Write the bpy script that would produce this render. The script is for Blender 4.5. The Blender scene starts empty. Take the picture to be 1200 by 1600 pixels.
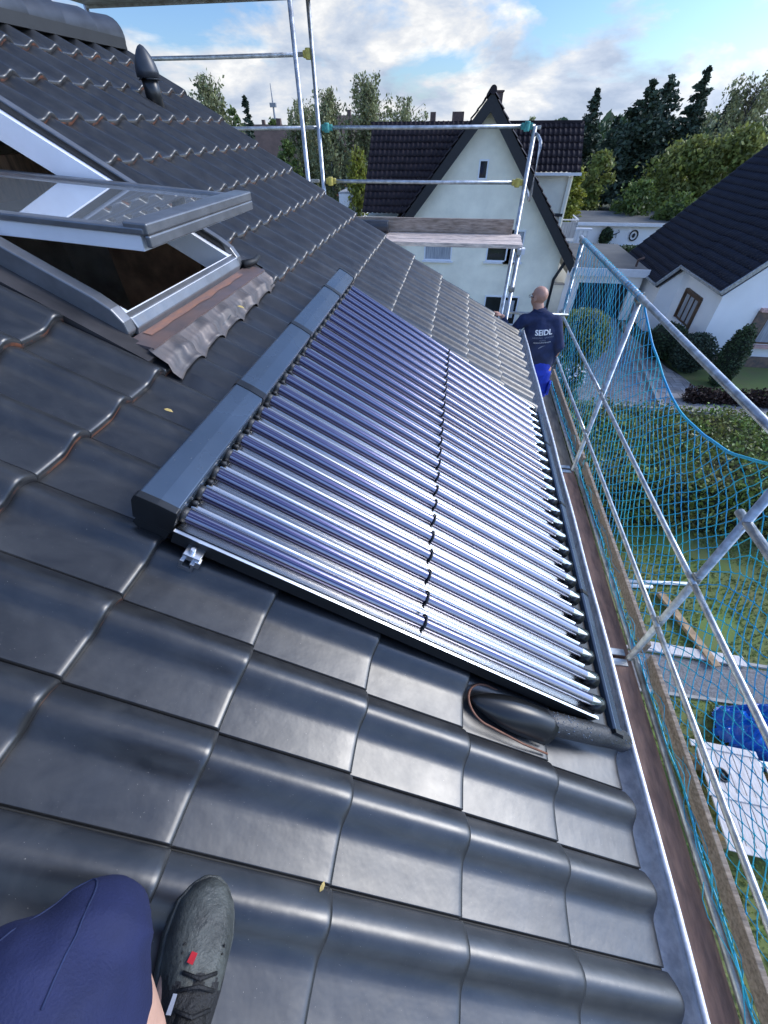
import bpy, math, random
import numpy as np
from mathutils import Vector, Matrix, noise as mnoise
from mathutils.bvhtree import BVHTree
random.seed(7); rng = np.random.default_rng(7)
sc = bpy.context.scene
COL = sc.collection
H = 8.0                      # camera height above the ground; coordinates below are measured from the camera
F, CX, CY = 636.0, 600.0, 800.0
R = Matrix(((0.98868131, 0.09942491, -0.1123564), (0.1499331, -0.68180562, 0.71600361), (-0.00541663, -0.72474532, -0.68899556)))

# ------------------------------------------------------------------ camera, world, sun, exposure
cd = bpy.data.cameras.new('camera'); cam = bpy.data.objects.new('camera', cd); COL.objects.link(cam)
cd.sensor_fit = 'VERTICAL'; cd.sensor_height = 24.0; cd.lens = F/1600*24.0
cd.clip_start = 0.05; cd.clip_end = 3000
cm = Matrix(((R[0][0], -R[0][1], -R[0][2], 0), (R[1][0], -R[1][1], -R[1][2], 0), (R[2][0], -R[2][1], -R[2][2], H), (0, 0, 0, 1)))
cam.matrix_world = cm
sc.camera = cam
SUN_DIR = Vector((0.80, 0.30, 0.60)).normalized()
sun_el = math.asin(SUN_DIR.z); sun_az = math.atan2(SUN_DIR.x, SUN_DIR.y)
sl = bpy.data.lights.new('sun', 'SUN'); so = bpy.data.objects.new('sun', sl); COL.objects.link(so)
sl.energy = 1.7; sl.angle = math.radians(26.0); sl.color = (1.0, 0.94, 0.84)
so.rotation_euler = (-SUN_DIR).to_track_quat('-Z', 'Y').to_euler(); so.location = (20, 10, 40)
sc.view_settings.view_transform = 'Standard'; sc.view_settings.look = 'None'
sc.view_settings.exposure = 0.85; sc.view_settings.gamma = 1.0

def N(nt, typ, **kw):
    n = nt.nodes.new(typ)
    for k, v in kw.items():
        if k in n.inputs.keys(): n.inputs[k].default_value = v
        else: setattr(n, k, v)
    return n
def ramp(nt, stops, interp='LINEAR'):
    n = nt.nodes.new('ShaderNodeValToRGB'); cr = n.color_ramp; cr.interpolation = interp
    while len(cr.elements) > 1: cr.elements.remove(cr.elements[-1])
    cr.elements[0].position = stops[0][0]; cr.elements[0].color = stops[0][1]
    for p, c in stops[1:]:
        e = cr.elements.new(p); e.color = c
    return n
def g(v): return (v, v, v, 1)

w = bpy.data.worlds.new('World'); sc.world = w; w.use_nodes = True
nt = w.node_tree; nt.nodes.clear(); L = nt.links.new
out = N(nt, 'ShaderNodeOutputWorld'); bg = N(nt, 'ShaderNodeBackground', Strength=0.1); L(bg.outputs[0], out.inputs[0])
sky = N(nt, 'ShaderNodeTexSky', sky_type='NISHITA', sun_disc=False, sun_elevation=sun_el, sun_rotation=sun_az, air_density=1.0, dust_density=0.6, ozone_density=2.0)
tc = N(nt, 'ShaderNodeTexCoord'); mp = N(nt, 'ShaderNodeMapping'); mp.inputs['Scale'].default_value = (1.0, 1.0, 2.4); mp.inputs['Location'].default_value = (3.1, 1.7, 0.35)
L(tc.outputs['Generated'], mp.inputs[0])
n1 = N(nt, 'ShaderNodeTexNoise', Scale=4.6, Detail=7.0, Roughness=0.55, Distortion=0.25); L(mp.outputs[0], n1.inputs['Vector'])
mp2 = N(nt, 'ShaderNodeMapping'); mp2.inputs['Scale'].default_value = (1.0, 1.0, 2.6); mp2.inputs['Location'].default_value = (3.16, 1.74, 0.47)
L(tc.outputs['Generated'], mp2.inputs[0])
n2 = N(nt, 'ShaderNodeTexNoise', Scale=6.5, Detail=6.0, Roughness=0.6, Distortion=0.2); L(mp2.outputs[0], n2.inputs['Vector'])
sx = N(nt, 'ShaderNodeSeparateXYZ'); L(tc.outputs['Generated'], sx.inputs[0])
# more cloud near the horizon, open blue higher up
lift = N(nt, 'ShaderNodeMapRange'); lift.inputs['From Min'].default_value = 0.0; lift.inputs['From Max'].default_value = 0.36; lift.inputs['To Min'].default_value = 0.12; lift.inputs['To Max'].default_value = -0.05
L(sx.outputs['Z'], lift.inputs[0])
add = N(nt, 'ShaderNodeMath', operation='ADD'); L(n1.outputs['Fac'], add.inputs[0]); L(lift.outputs[0], add.inputs[1])
mask = ramp(nt, [(0.50, g(0)), (0.60, g(1))]); L(add.outputs[0], mask.inputs[0])
cc = ramp(nt, [(0.36, (2.5, 3.0, 3.9, 1)), (0.47, (3.4, 3.85, 4.6, 1)), (0.56, (4.6, 4.75, 5.0, 1)), (0.66, (6.3, 6.25, 6.1, 1))]); L(n2.outputs['Fac'], cc.inputs[0])
hs = N(nt, 'ShaderNodeMix', data_type='RGBA', blend_type='MULTIPLY'); hs.inputs['Factor'].default_value = 1.0; L(sky.outputs[0], hs.inputs['A']); hs.inputs['B'].default_value = (0.57, 0.72, 0.96, 1)
mx = N(nt, 'ShaderNodeMix', data_type='RGBA'); L(mask.outputs[0], mx.inputs['Factor']); L(hs.outputs['Result'], mx.inputs['A']); L(cc.outputs[0], mx.inputs['B'])
# thin cloud lit from behind around the veiled sun
dt = N(nt, 'ShaderNodeVectorMath', operation='DOT_PRODUCT'); L(tc.outputs['Generated'], dt.inputs[0]); dt.inputs[1].default_value = Vector((0.86, 0.30, 0.40)).normalized()
pw = N(nt, 'ShaderNodeMath', operation='MAXIMUM'); L(dt.outputs['Value'], pw.inputs[0]); pw.inputs[1].default_value = 0.0
p2 = N(nt, 'ShaderNodeMath', operation='POWER'); L(pw.outputs[0], p2.inputs[0]); p2.inputs[1].default_value = 4.5
ma = N(nt, 'ShaderNodeMath', operation='MULTIPLY_ADD'); L(p2.outputs[0], ma.inputs[0]); ma.inputs[1].default_value = 2.3; ma.inputs[2].default_value = 1.0
vs_ = N(nt, 'ShaderNodeVectorMath', operation='SCALE'); L(mx.outputs['Result'], vs_.inputs[0]); # added brightening of the unseen sky behind the photographer, fills the shaded walls
d2 = N(nt, 'ShaderNodeVectorMath', operation='DOT_PRODUCT'); L(tc.outputs['Generated'], d2.inputs[0]); d2.inputs[1].default_value = Vector((-0.10, -0.92, 0.38)).normalized()
mr2 = N(nt, 'ShaderNodeMapRange', interpolation_type='SMOOTHSTEP'); mr2.inputs['From Min'].default_value = -0.1; mr2.inputs['From Max'].default_value = 0.9; mr2.inputs['To Min'].default_value = 0.0; mr2.inputs['To Max'].default_value = 1.0
L(d2.outputs['Value'], mr2.inputs[0]); ad2 = N(nt, 'ShaderNodeMath', operation='ADD'); L(ma.outputs[0], ad2.inputs[0]); L(mr2.outputs[0], ad2.inputs[1]); L(ad2.outputs[0], vs_.inputs['Scale'])
L(vs_.outputs[0], bg.inputs['Color'])

# ------------------------------------------------------------------ helpers
def ray(px, py): return R @ Vector((px-CX, py-CY, F))
def at(px, py, Y): r = ray(px, py); return r*(Y/r.y)
def onz(px, py, z): r = ray(px, py); return r*(z/r.z)
C30, S30 = math.cos(math.radians(30)), 0.5
def RP(s, y, n=0.0): return Vector((s*C30+0.5*n, y, -1.34-s*0.5+C30*n))    # point on the main roof: s down the slope, y along the eave, n off the surface
V = Vector

MATS = {}
def mat(name, col, rough=0.6, metal=0.0, var=0.15, vscale=6.0, bump=0.0, bscale=40.0, coat=0.0, col2=None, island=0.0, detail=5.0, stretch=None, spec=None, trans=0.0, alpha_mix=None, rvar=0.0):
    m = bpy.data.materials.new(name); m.use_nodes = True; nt = m.node_tree; L = nt.links.new
    b = nt.nodes['Principled BSDF']; b.inputs['Roughness'].default_value = rough; b.inputs['Metallic'].default_value = metal
    b.inputs['Coat Weight'].default_value = coat; b.inputs['Coat Roughness'].default_value = 0.12
    if spec is not None: b.inputs['Specular IOR Level'].default_value = spec
    tc = N(nt, 'ShaderNodeTexCoord'); src = tc.outputs['Object']
    if stretch:
        mp = N(nt, 'ShaderNodeMapping'); mp.inputs['Scale'].default_value = stretch; L(src, mp.inputs[0]); src = mp.outputs[0]
    no = N(nt, 'ShaderNodeTexNoise', Scale=vscale, Detail=detail, Roughness=0.6); L(src, no.inputs['Vector'])
    c2 = col2 if col2 else tuple(c*(1-var) for c in col)
    c1 = col if col2 else tuple(min(1, c*(1+var)) for c in col)
    r = ramp(nt, [(0.35, (*c2, 1)), (0.65, (*c1, 1))]); L(no.outputs['Fac'], r.inputs[0])
    o = r.outputs[0]
    if island:
        ge = N(nt, 'ShaderNodeNewGeometry'); hsv = N(nt, 'ShaderNodeHueSaturation')
        mr = N(nt, 'ShaderNodeMapRange'); mr.inputs['To Min'].default_value = 1-island; mr.inputs['To Max'].default_value = 1+island
        L(ge.outputs['Random Per Island'], mr.inputs[0]); L(mr.outputs[0], hsv.inputs['Value']); L(o, hsv.inputs['Color']); o = hsv.outputs[0]
    L(o, b.inputs['Base Color'])
    if rvar:
        n3 = N(nt, 'ShaderNodeTexNoise', Scale=vscale*1.7, Detail=4.0); L(src, n3.inputs['Vector'])
        mr = N(nt, 'ShaderNodeMapRange'); mr.inputs['From Min'].default_value = 0.3; mr.inputs['From Max'].default_value = 0.7
        mr.inputs['To Min'].default_value = max(0.02, rough-rvar); mr.inputs['To Max'].default_value = rough+rvar
        L(n3.outputs['Fac'], mr.inputs[0]); L(mr.outputs[0], b.inputs['Roughness'])
    if bump:
        nb = N(nt, 'ShaderNodeTexNoise', Scale=bscale, Detail=4.0, Roughness=0.6); L(src, nb.inputs['Vector'])
        bu = N(nt, 'ShaderNodeBump', Strength=bump, Distance=0.01); L(nb.outputs['Fac'], bu.inputs['Height']); L(bu.outputs[0], b.inputs['Normal'])
    if trans:
        tr = N(nt, 'ShaderNodeBsdfTranslucent'); L(o, tr.inputs['Color'])
        ms = N(nt, 'ShaderNodeMixShader'); ms.inputs[0].default_value = trans
        L(b.outputs[0], ms.inputs[1]); L(tr.outputs[0], ms.inputs[2]); L(ms.outputs[0], nt.nodes['Material Output'].inputs[0])
    MATS[name] = m; return m

def frame(d, up=V((0, 0, 1))):
    d = d.normalized(); a = d.cross(up)
    if a.length < 1e-4: a = d.cross(V((0, 1, 0)))
    a.normalize(); return a, a.cross(d).normalized()

class MB:
    def __init__(s): s.v = []; s.f = []; s.m = []; s.mi = 0
    def add(s, vs, fs):
        o = len(s.v); s.v += [V(p) for p in vs]; s.f += [[i+o for i in f] for f in fs]; s.m += [s.mi]*len(fs); return s
    def box(s, c, sz, rot=None):
        c = V(c); h = V(sz)*0.5; vs = []
        for z in (-1, 1):
            for y in (-1, 1):
                for x in (-1, 1):
                    p = V((x*h.x, y*h.y, z*h.z)); vs.append(c+(rot @ p if rot else p))
        return s.add(vs, [(0, 2, 3, 1), (4, 5, 7, 6), (0, 1, 5, 4), (2, 6, 7, 3), (0, 4, 6, 2), (1, 3, 7, 5)])
    def bar(s, a, b, w_, h_, up=V((0, 0, 1))):
        a, b = V(a), V(b); side, u = frame(b-a, up); vs = []
        for p in (a, b):
            for i, j in ((-1, -1), (1, -1), (1, 1), (-1, 1)): vs.append(p+side*(i*w_/2)+u*(j*h_/2))
        return s.add(vs, [(0, 3, 2, 1), (4, 5, 6, 7), (0, 1, 5, 4), (1, 2, 6, 5), (2, 3, 7, 6), (3, 0, 4, 7)])
    def tube(s, pts, r, n=12, cap=True, flat=1.0, up=V((0, 0, 1))):
        pts = [V(p) for p in pts]; k = len(pts); rs = r if isinstance(r, (list, tuple)) else [r]*k; vs = []; fs = []
        for i, p in enumerate(pts):
            d = (pts[min(i+1, k-1)]-pts[max(i-1, 0)]); a, b = frame(d, up)
            for q in range(n):
                t = 2*math.pi*q/n; vs.append(p+a*(math.cos(t)*rs[i])+b*(math.sin(t)*rs[i]*flat))
        for i in range(k-1):
            for q in range(n): fs.append((i*n+q, i*n+(q+1) % n, (i+1)*n+(q+1) % n, (i+1)*n+q))
        if cap: fs.append(tuple(range(n))[::-1]); fs.append(tuple(range((k-1)*n, k*n)))
        return s.add(vs, fs)
    def ball(s, c, r, nu=16, nv=10, rot=None):
        c = V(c); r = V(r) if not isinstance(r, (int, float)) else V((r, r, r)); vs = []; fs = []
        for i in range(nv+1):
            ph = math.pi*i/nv
            for q in range(nu):
                t = 2*math.pi*q/nu; p = V((r.x*math.sin(ph)*math.cos(t), r.y*math.sin(ph)*math.sin(t), r.z*math.cos(ph)))
                vs.append(c+(rot @ p if rot else p))
        for i in range(nv):
            for q in range(nu): fs.append((i*nu+q, (i+1)*nu+q, (i+1)*nu+(q+1) % nu, i*nu+(q+1) % nu))
        return s.add(vs, fs)
    def limb(s, pts, rs, n=14, flat=1.0, up=V((0, 0, 1))):
        s.tube(pts, rs, n, True, flat, up)
        s.ball(pts[0], rs[0]*min(1, flat)); s.ball(pts[-1], rs[-1]*min(1, flat)); return s
    def prism(s, poly, a, b):          # poly: list of 3D points, extruded from offset a to offset b
        a, b = V(a), V(b); n = len(poly); vs = [V(p)+a for p in poly]+[V(p)+b for p in poly]
        fs = [tuple(range(n))[::-1], tuple(range(n, 2*n))]+[(i, (i+1) % n, n+(i+1) % n, n+i) for i in range(n)]
        return s.add(vs, fs)
    def build(s, name, mats, parent=None, smooth=False, bevel=0, auto=None):
        if not isinstance(mats, (list, tuple)): mats = [mats]
        off = V((0, 0, H)); 
        if parent: off = off-wloc(parent)
        me = bpy.data.meshes.new(name); me.from_pydata([tuple(p+off) for p in s.v], [], s.f)
        for m in mats: me.materials.append(m)
        if len(mats) > 1: me.polygons.foreach_set('material_index', s.m)
        if smooth: me.polygons.foreach_set('use_smooth', [True]*len(s.f))
        me.update(); o = bpy.data.objects.new(name, me); COL.objects.link(o)
        if parent: o.parent = parent
        if bevel:
            bv = o.modifiers.new('bevel', 'BEVEL'); bv.width = bevel; bv.segments = 2; bv.limit_method = 'ANGLE'
        return o
def wloc(o):
    p = V((0, 0, 0))
    while o: p += o.location; o = o.parent
    return p
def tag(o, label=None, cat=None, group=None, kind=None):
    if label: o['label'] = label
    if cat: o['category'] = cat
    if group: o['group'] = group
    if kind: o['kind'] = kind
    return o
def thing(name, label, cat, loc, group=None):
    o = bpy.data.objects.new(name, None); o.empty_display_size = 0.1; COL.objects.link(o); o.location = V(loc)+V((0, 0, H)); return tag(o, label, cat, group)
def np_mesh(name, verts, faces_flat, nper, mats, parent=None, smooth=False, midx=None):
    off = V((0, 0, H)); 
    if parent: off = off-wloc(parent)
    me = bpy.data.meshes.new(name); verts = np.asarray(verts, dtype=np.float64)+np.array(off)
    nf = len(faces_flat)//nper
    me.vertices.add(len(verts)); me.vertices.foreach_set('co', verts.ravel())
    me.loops.add(nf*nper); me.loops.foreach_set('vertex_index', np.asarray(faces_flat, dtype=np.int32))
    me.polygons.add(nf); me.polygons.foreach_set('loop_start', np.arange(0, nf*nper, nper, dtype=np.int32))
    for m in (mats if isinstance(mats, (list, tuple)) else [mats]): me.materials.append(m)
    if midx is not None: me.polygons.foreach_set('material_index', np.asarray(midx, dtype=np.int32))
    if smooth: me.polygons.foreach_set('use_smooth', np.ones(nf, dtype=bool))
    me.update(calc_edges=True); me.validate()
    o = bpy.data.objects.new(name, me); COL.objects.link(o)
    if parent: o.parent = parent
    return o
def fuse(mb, name, m, parent, voxel=0.012, it=6):
    """one continuous surface out of overlapping volumes"""
    o = mb.build(name, m, parent, True)
    r = o.modifiers.new('r', 'REMESH'); r.mode = 'VOXEL'; r.voxel_size = voxel; r.use_smooth_shade = True
    s_ = o.modifiers.new('s', 'SMOOTH'); s_.iterations = it; s_.factor = 0.5
    dg = bpy.context.evaluated_depsgraph_get(); dg.update()
    me = bpy.data.meshes.new_from_object(o.evaluated_get(dg)); o.modifiers.clear()
    old = o.data; o.data = me; bpy.data.meshes.remove(old); me.name = name
    if not me.materials: me.materials.append(m)
    return o

# ------------------------------------------------------------------ materials
M = MATS
def tile_mat(name, base, dust, rough):
    m = bpy.data.materials.new(name); m.use_nodes = True; nt = m.node_tree; L = nt.links.new; b = nt.nodes['Principled BSDF']
    tc = N(nt, 'ShaderNodeTexCoord')
    mp = N(nt, 'ShaderNodeMapping'); mp.inputs['Scale'].default_value = (1.0, 1.6, 1.0); L(tc.outputs['Object'], mp.inputs[0])
    a = N(nt, 'ShaderNodeTexNoise', Scale=7.0, Detail=6.0, Roughness=0.65, Distortion=0.6); L(mp.outputs[0], a.inputs['Vector'])
    r = ramp(nt, [(0.38, (*base, 1)), (0.72, (*dust, 1))]); L(a.outputs['Fac'], r.inputs[0])
    s2 = N(nt, 'ShaderNodeTexNoise', Scale=260.0, Detail=2.0); L(tc.outputs['Object'], s2.inputs['Vector'])
    r2 = ramp(nt, [(0.745, g(0)), (0.77, g(1))]); L(s2.outputs['Fac'], r2.inputs[0])
    mx = N(nt, 'ShaderNodeMix', data_type='RGBA'); L(r2.outputs[0], mx.inputs['Factor']); L(r.outputs[0], mx.inputs['A']); mx.inputs['B'].default_value = (0.22, 0.20, 0.18, 1)
    L(mx.outputs['Result'], b.inputs['Base Color'])
    c = N(nt, 'ShaderNodeTexNoise', Scale=3.0, Detail=5.0, Roughness=0.7); L(tc.outputs['Object'], c.inputs['Vector'])
    mr = N(nt, 'ShaderNodeMapRange'); mr.inputs['From Min'].default_value = 0.35; mr.inputs['From Max'].default_value = 0.7; mr.inputs['To Min'].default_value = rough; mr.inputs['To Max'].default_value = rough+0.13
    L(c.outputs['Fac'], mr.inputs[0]); L(mr.outputs[0], b.inputs['Roughness'])
    d = N(nt, 'ShaderNodeTexNoise', Scale=14.0, Detail=3.0); L(tc.outputs['Object'], d.inputs['Vector'])
    bu = N(nt, 'ShaderNodeBump', Strength=0.12, Distance=0.01); L(d.outputs['Fac'], bu.inputs['Height']); L(bu.outputs[0], b.inputs['Normal'])
    b.inputs['Specular IOR Level'].default_value = 0.85
    MATS[name] = m; return m
tile_mat('tile', (0.012, 0.013, 0.015), (0.034, 0.035, 0.036), 0.31)
mat('tile_edge', (0.03, 0.03, 0.033), 0.5, col2=(0.20, 0.075, 0.04), vscale=9.0)
MATS['tile_edge'].node_tree.nodes['Color Ramp'].color_ramp.elements[0].position = 0.40
MATS['tile_edge'].node_tree.nodes['Color Ramp'].color_ramp.elements[1].position = 0.50
mat('ridge_clay', (0.03, 0.034, 0.042), 0.4, var=0.3)
mat('zinc', (0.86, 0.87, 0.89), 0.40, 0.2, var=0.22, vscale=28, bump=0.12, bscale=90, rvar=0.12)
mat('galv', (0.46, 0.48, 0.50), 0.42, 0.85, var=0.3, vscale=14, bump=0.1, bscale=60, rvar=0.12)
mat('galv_dirty', (0.40, 0.41, 0.40), 0.55, 0.5, col2=(0.20, 0.19, 0.17), vscale=9, bump=0.15, bscale=70)
mat('alu', (0.62, 0.64, 0.66), 0.28, 1.0, var=0.12, vscale=20)
mat('header_paint', (0.075, 0.105, 0.145), 0.26, 0.5, var=0.08, vscale=3, bump=0.03, bscale=60, rvar=0.06)
mat('black_plastic', (0.012, 0.013, 0.014), 0.32, var=0.3)
mat('black_matte', (0.010, 0.011, 0.012), 0.6, var=0.3)
mat('rubber', (0.035, 0.036, 0.038), 0.42, var=0.25, vscale=12, bump=0.3, bscale=110)
mat('tube_glass', (0.40, 0.39, 0.43), 0.26, 0.9, col2=(0.035, 0.034, 0.10), vscale=1.0, coat=1.0, detail=2.0)  # pale and dark lengthwise streaks: sky and mirror reflections painted into the tube colour
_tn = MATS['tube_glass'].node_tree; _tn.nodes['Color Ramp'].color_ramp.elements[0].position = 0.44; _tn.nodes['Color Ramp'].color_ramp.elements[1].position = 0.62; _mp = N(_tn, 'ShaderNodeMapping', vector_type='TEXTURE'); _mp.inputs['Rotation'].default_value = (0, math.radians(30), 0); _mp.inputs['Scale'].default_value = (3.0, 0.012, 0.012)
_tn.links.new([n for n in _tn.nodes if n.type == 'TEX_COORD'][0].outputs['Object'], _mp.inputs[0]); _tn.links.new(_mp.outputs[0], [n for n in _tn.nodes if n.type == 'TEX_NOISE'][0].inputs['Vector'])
mat('tube_tip', (0.72, 0.74, 0.78), 0.10, 1.0, var=0.08, coat=1.0)
mat('grey_win', (0.19, 0.195, 0.205), 0.36, 0.55, var=0.14, vscale=9, bump=0.05, rvar=0.08)
mat('white_pvc', (0.74, 0.76, 0.80), 0.32, var=0.04)
mat('apron_copper', (0.24, 0.16, 0.14), 0.38, 0.4, col2=(0.16, 0.13, 0.13), vscale=7, rvar=0.1)
mat('apron_stain', (0.36, 0.18, 0.12), 0.55, 0.2, col2=(0.24, 0.15, 0.13), vscale=14, stretch=(3, 1, 1))
mat('lead', (0.085, 0.08, 0.082), 0.52, 0.3, col2=(0.15, 0.125, 0.115), vscale=11, bump=0.12, bscale=25, rvar=0.1)
mat('flash_dark', (0.050, 0.047, 0.048), 0.42, 0.3, var=0.3)
mat('dark_wood', (0.10, 0.055, 0.03), 0.6, var=0.5, vscale=5, stretch=(1, 6, 1))
mat('deck_wood', (0.34, 0.20, 0.155), 0.6, col2=(0.17, 0.10, 0.085), vscale=5, bump=0.3, bscale=30, stretch=(5, 1, 1), rvar=0.1)
mat('deck_far', (0.27, 0.23, 0.19), 0.7, col2=(0.14, 0.12, 0.10), vscale=5, bump=0.3, bscale=30, stretch=(5, 1, 1))
mat('grey_wood', (0.40, 0.32, 0.26), 0.75, col2=(0.19, 0.145, 0.11), vscale=7, bump=0.4, bscale=30, stretch=(1, 7, 7))
mat('pale_plank', (0.86, 0.70, 0.58), 0.7, col2=(0.36, 0.29, 0.26), vscale=7, bump=0.3, bscale=30, stretch=(1, 7, 7))
mat('net_blue', (0.004, 0.28, 0.58), 0.5, col2=(0.010, 0.42, 0.52), vscale=3)
mat('teal', (0.05, 0.26, 0.23), 0.6, var=0.4, vscale=25); mat('yellow', (0.46, 0.38, 0.08), 0.5, var=0.2, vscale=30)
mat('skin', (0.50, 0.27, 0.19), 0.5, var=0.10, vscale=20, bump=0.1, bscale=120)
mat('skin_leg', (0.56, 0.33, 0.24), 0.55, var=0.1, vscale=25, bump=0.15, bscale=160)
mat('navy', (0.014, 0.024, 0.075), 0.85, var=0.25, vscale=12, bump=0.5, bscale=14)
mat('royal', (0.010, 0.05, 0.55), 0.8, col2=(0.006, 0.022, 0.28), vscale=9, bump=0.6, bscale=16)
mat('navy_shorts', (0.012, 0.018, 0.075), 0.8, col2=(0.008, 0.013, 0.055), vscale=14, bump=0.25, bscale=300)
mat('white_print', (0.80, 0.80, 0.82), 0.6, var=0.03)
mat('faint_print', (0.20, 0.22, 0.28), 0.6, var=0.1)
mat('shoe', (0.022, 0.025, 0.024), 0.55, col2=(0.075, 0.082, 0.074), vscale=22, bump=0.4, bscale=120, rvar=0.1)
mat('shoe_black', (0.012, 0.012, 0.013), 0.6, bump=0.5, bscale=220)
mat('red_label', (0.62, 0.03, 0.04), 0.5)
mat('cream', (0.86, 0.82, 0.68), 0.85, var=0.10, vscale=0.9, bump=0.5, bscale=30)
mat('white_wall', (0.90, 0.90, 0.90), 0.85, var=0.04, vscale=0.6, bump=0.3, bscale=25)
mat('dark_trim', (0.012, 0.013, 0.017), 0.6, var=0.2)
mat('far_tile', (0.016, 0.012, 0.016), 0.6, col2=(0.028, 0.020, 0.024), vscale=2.5, spec=0.18)
mat('far_tile_blue', (0.013, 0.016, 0.030), 0.55, col2=(0.022, 0.026, 0.042), vscale=2.5, spec=0.22)
mat('far_tile_brown', (0.06, 0.042, 0.036), 0.8, var=0.3, vscale=1)
mat('far_brick', (0.11, 0.07, 0.06), 0.85, var=0.3, vscale=0.8)
mat('glass_dark', (0.012, 0.016, 0.022), 0.06, var=0.3, vscale=1.5, spec=0.8)
mat('curtain', (0.42, 0.44, 0.47), 0.7, col2=(0.22, 0.24, 0.27), vscale=5, stretch=(5, 5, 0.3))
mat('pink_trim', (0.58, 0.36, 0.32), 0.7); mat('brick_wall', (0.22, 0.15, 0.11), 0.9, col2=(0.12, 0.10, 0.09), vscale=6, detail=2, bump=0.6, bscale=9)
mat('flat_roof', (0.13, 0.13, 0.125), 0.9, col2=(0.08, 0.085, 0.085), vscale=0.8)
mat('asphalt', (0.12, 0.122, 0.128), 0.85, var=0.15, vscale=0.9, bump=0.4, bscale=60)
mat('gravel', (0.24, 0.24, 0.245), 0.95, col2=(0.12, 0.12, 0.125), vscale=22, bump=1.0, bscale=45)
mat('kerb', (0.33, 0.32, 0.30), 0.85, var=0.15, vscale=3)
mat('leaf_bright', (0.25, 0.262, 0.075), 0.6, island=0.5, trans=0.3, col2=(0.121, 0.162, 0.027), vscale=0.5)
mat('leaf_mid', (0.149, 0.203, 0.047), 0.6, island=0.5, trans=0.3, col2=(0.061, 0.101, 0.024), vscale=0.5)
mat('leaf_dark', (0.061, 0.101, 0.034), 0.65, island=0.5, trans=0.15, col2=(0.022, 0.043, 0.019), vscale=0.4)
mat('leaf_conifer', (0.054, 0.084, 0.054), 0.7, island=0.5, trans=0.08, col2=(0.029, 0.048, 0.024), vscale=0.3)
mat('leaf_birch', (0.365, 0.378, 0.189), 0.6, island=0.45, trans=0.3, col2=(0.101, 0.121, 0.047), vscale=0.4)
mat('leaf_yellow', (0.30, 0.30, 0.04), 0.6, island=0.4, trans=0.35, col2=(0.17, 0.20, 0.03), vscale=0.8)
mat('leaf_rust', (0.20, 0.085, 0.03), 0.6, island=0.5, trans=0.25, vscale=0.8)
mat('leaf_brown', (0.055, 0.03, 0.022), 0.7, island=0.5, trans=0.1, vscale=0.8)
mat('hedge_leaf', (0.135, 0.230, 0.047), 0.55, island=0.6, trans=0.25, col2=(0.176, 0.176, 0.054), vscale=1.1, detail=3)
mat('grass_leaf', (0.135, 0.230, 0.047), 0.7, island=0.5, trans=0.2, col2=(0.176, 0.176, 0.061), vscale=1.0)
mat('bark', (0.07, 0.055, 0.045), 0.9, var=0.3); mat('birch_bark', (0.42, 0.41, 0.38), 0.85, col2=(0.10, 0.09, 0.08), vscale=4)
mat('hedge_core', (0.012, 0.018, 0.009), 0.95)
mat('tarp', (0.004, 0.13, 0.62), 0.28, col2=(0.003, 0.08, 0.45), vscale=4, bump=0.5, bscale=14, trans=0.15)
mat('red_paint', (0.45, 0.012, 0.03), 0.25, coat=0.6); mat('white_paint', (0.72, 0.73, 0.75), 0.4, var=0.05)
mat('white_board', (0.60, 0.58, 0.58), 0.6, col2=(0.42, 0.39, 0.38), vscale=5, stretch=(6, 1, 1))
mat('timber', (0.35, 0.24, 0.14), 0.8, var=0.3, vscale=8); mat('steel_mast', (0.25, 0.26, 0.28), 0.5, 0.5)
mat('flower_white', (0.75, 0.70, 0.70), 0.6, island=0.3); mat('leaf_fall', (0.50, 0.37, 0.12), 0.6)

mat('attic', (0.55, 0.50, 0.42), 0.8, col2=(0.22, 0.17, 0.12), vscale=2.0)
mat('attic_beam', (0.42, 0.26, 0.16), 0.7, var=0.4, vscale=5, stretch=(1, 6, 1))
mat('terracotta', (0.19, 0.085, 0.05), 0.75, var=0.3, vscale=30)
mat('drop', (0.10, 0.13, 0.17), 0.05, 0.3, spec=1.0)
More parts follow.
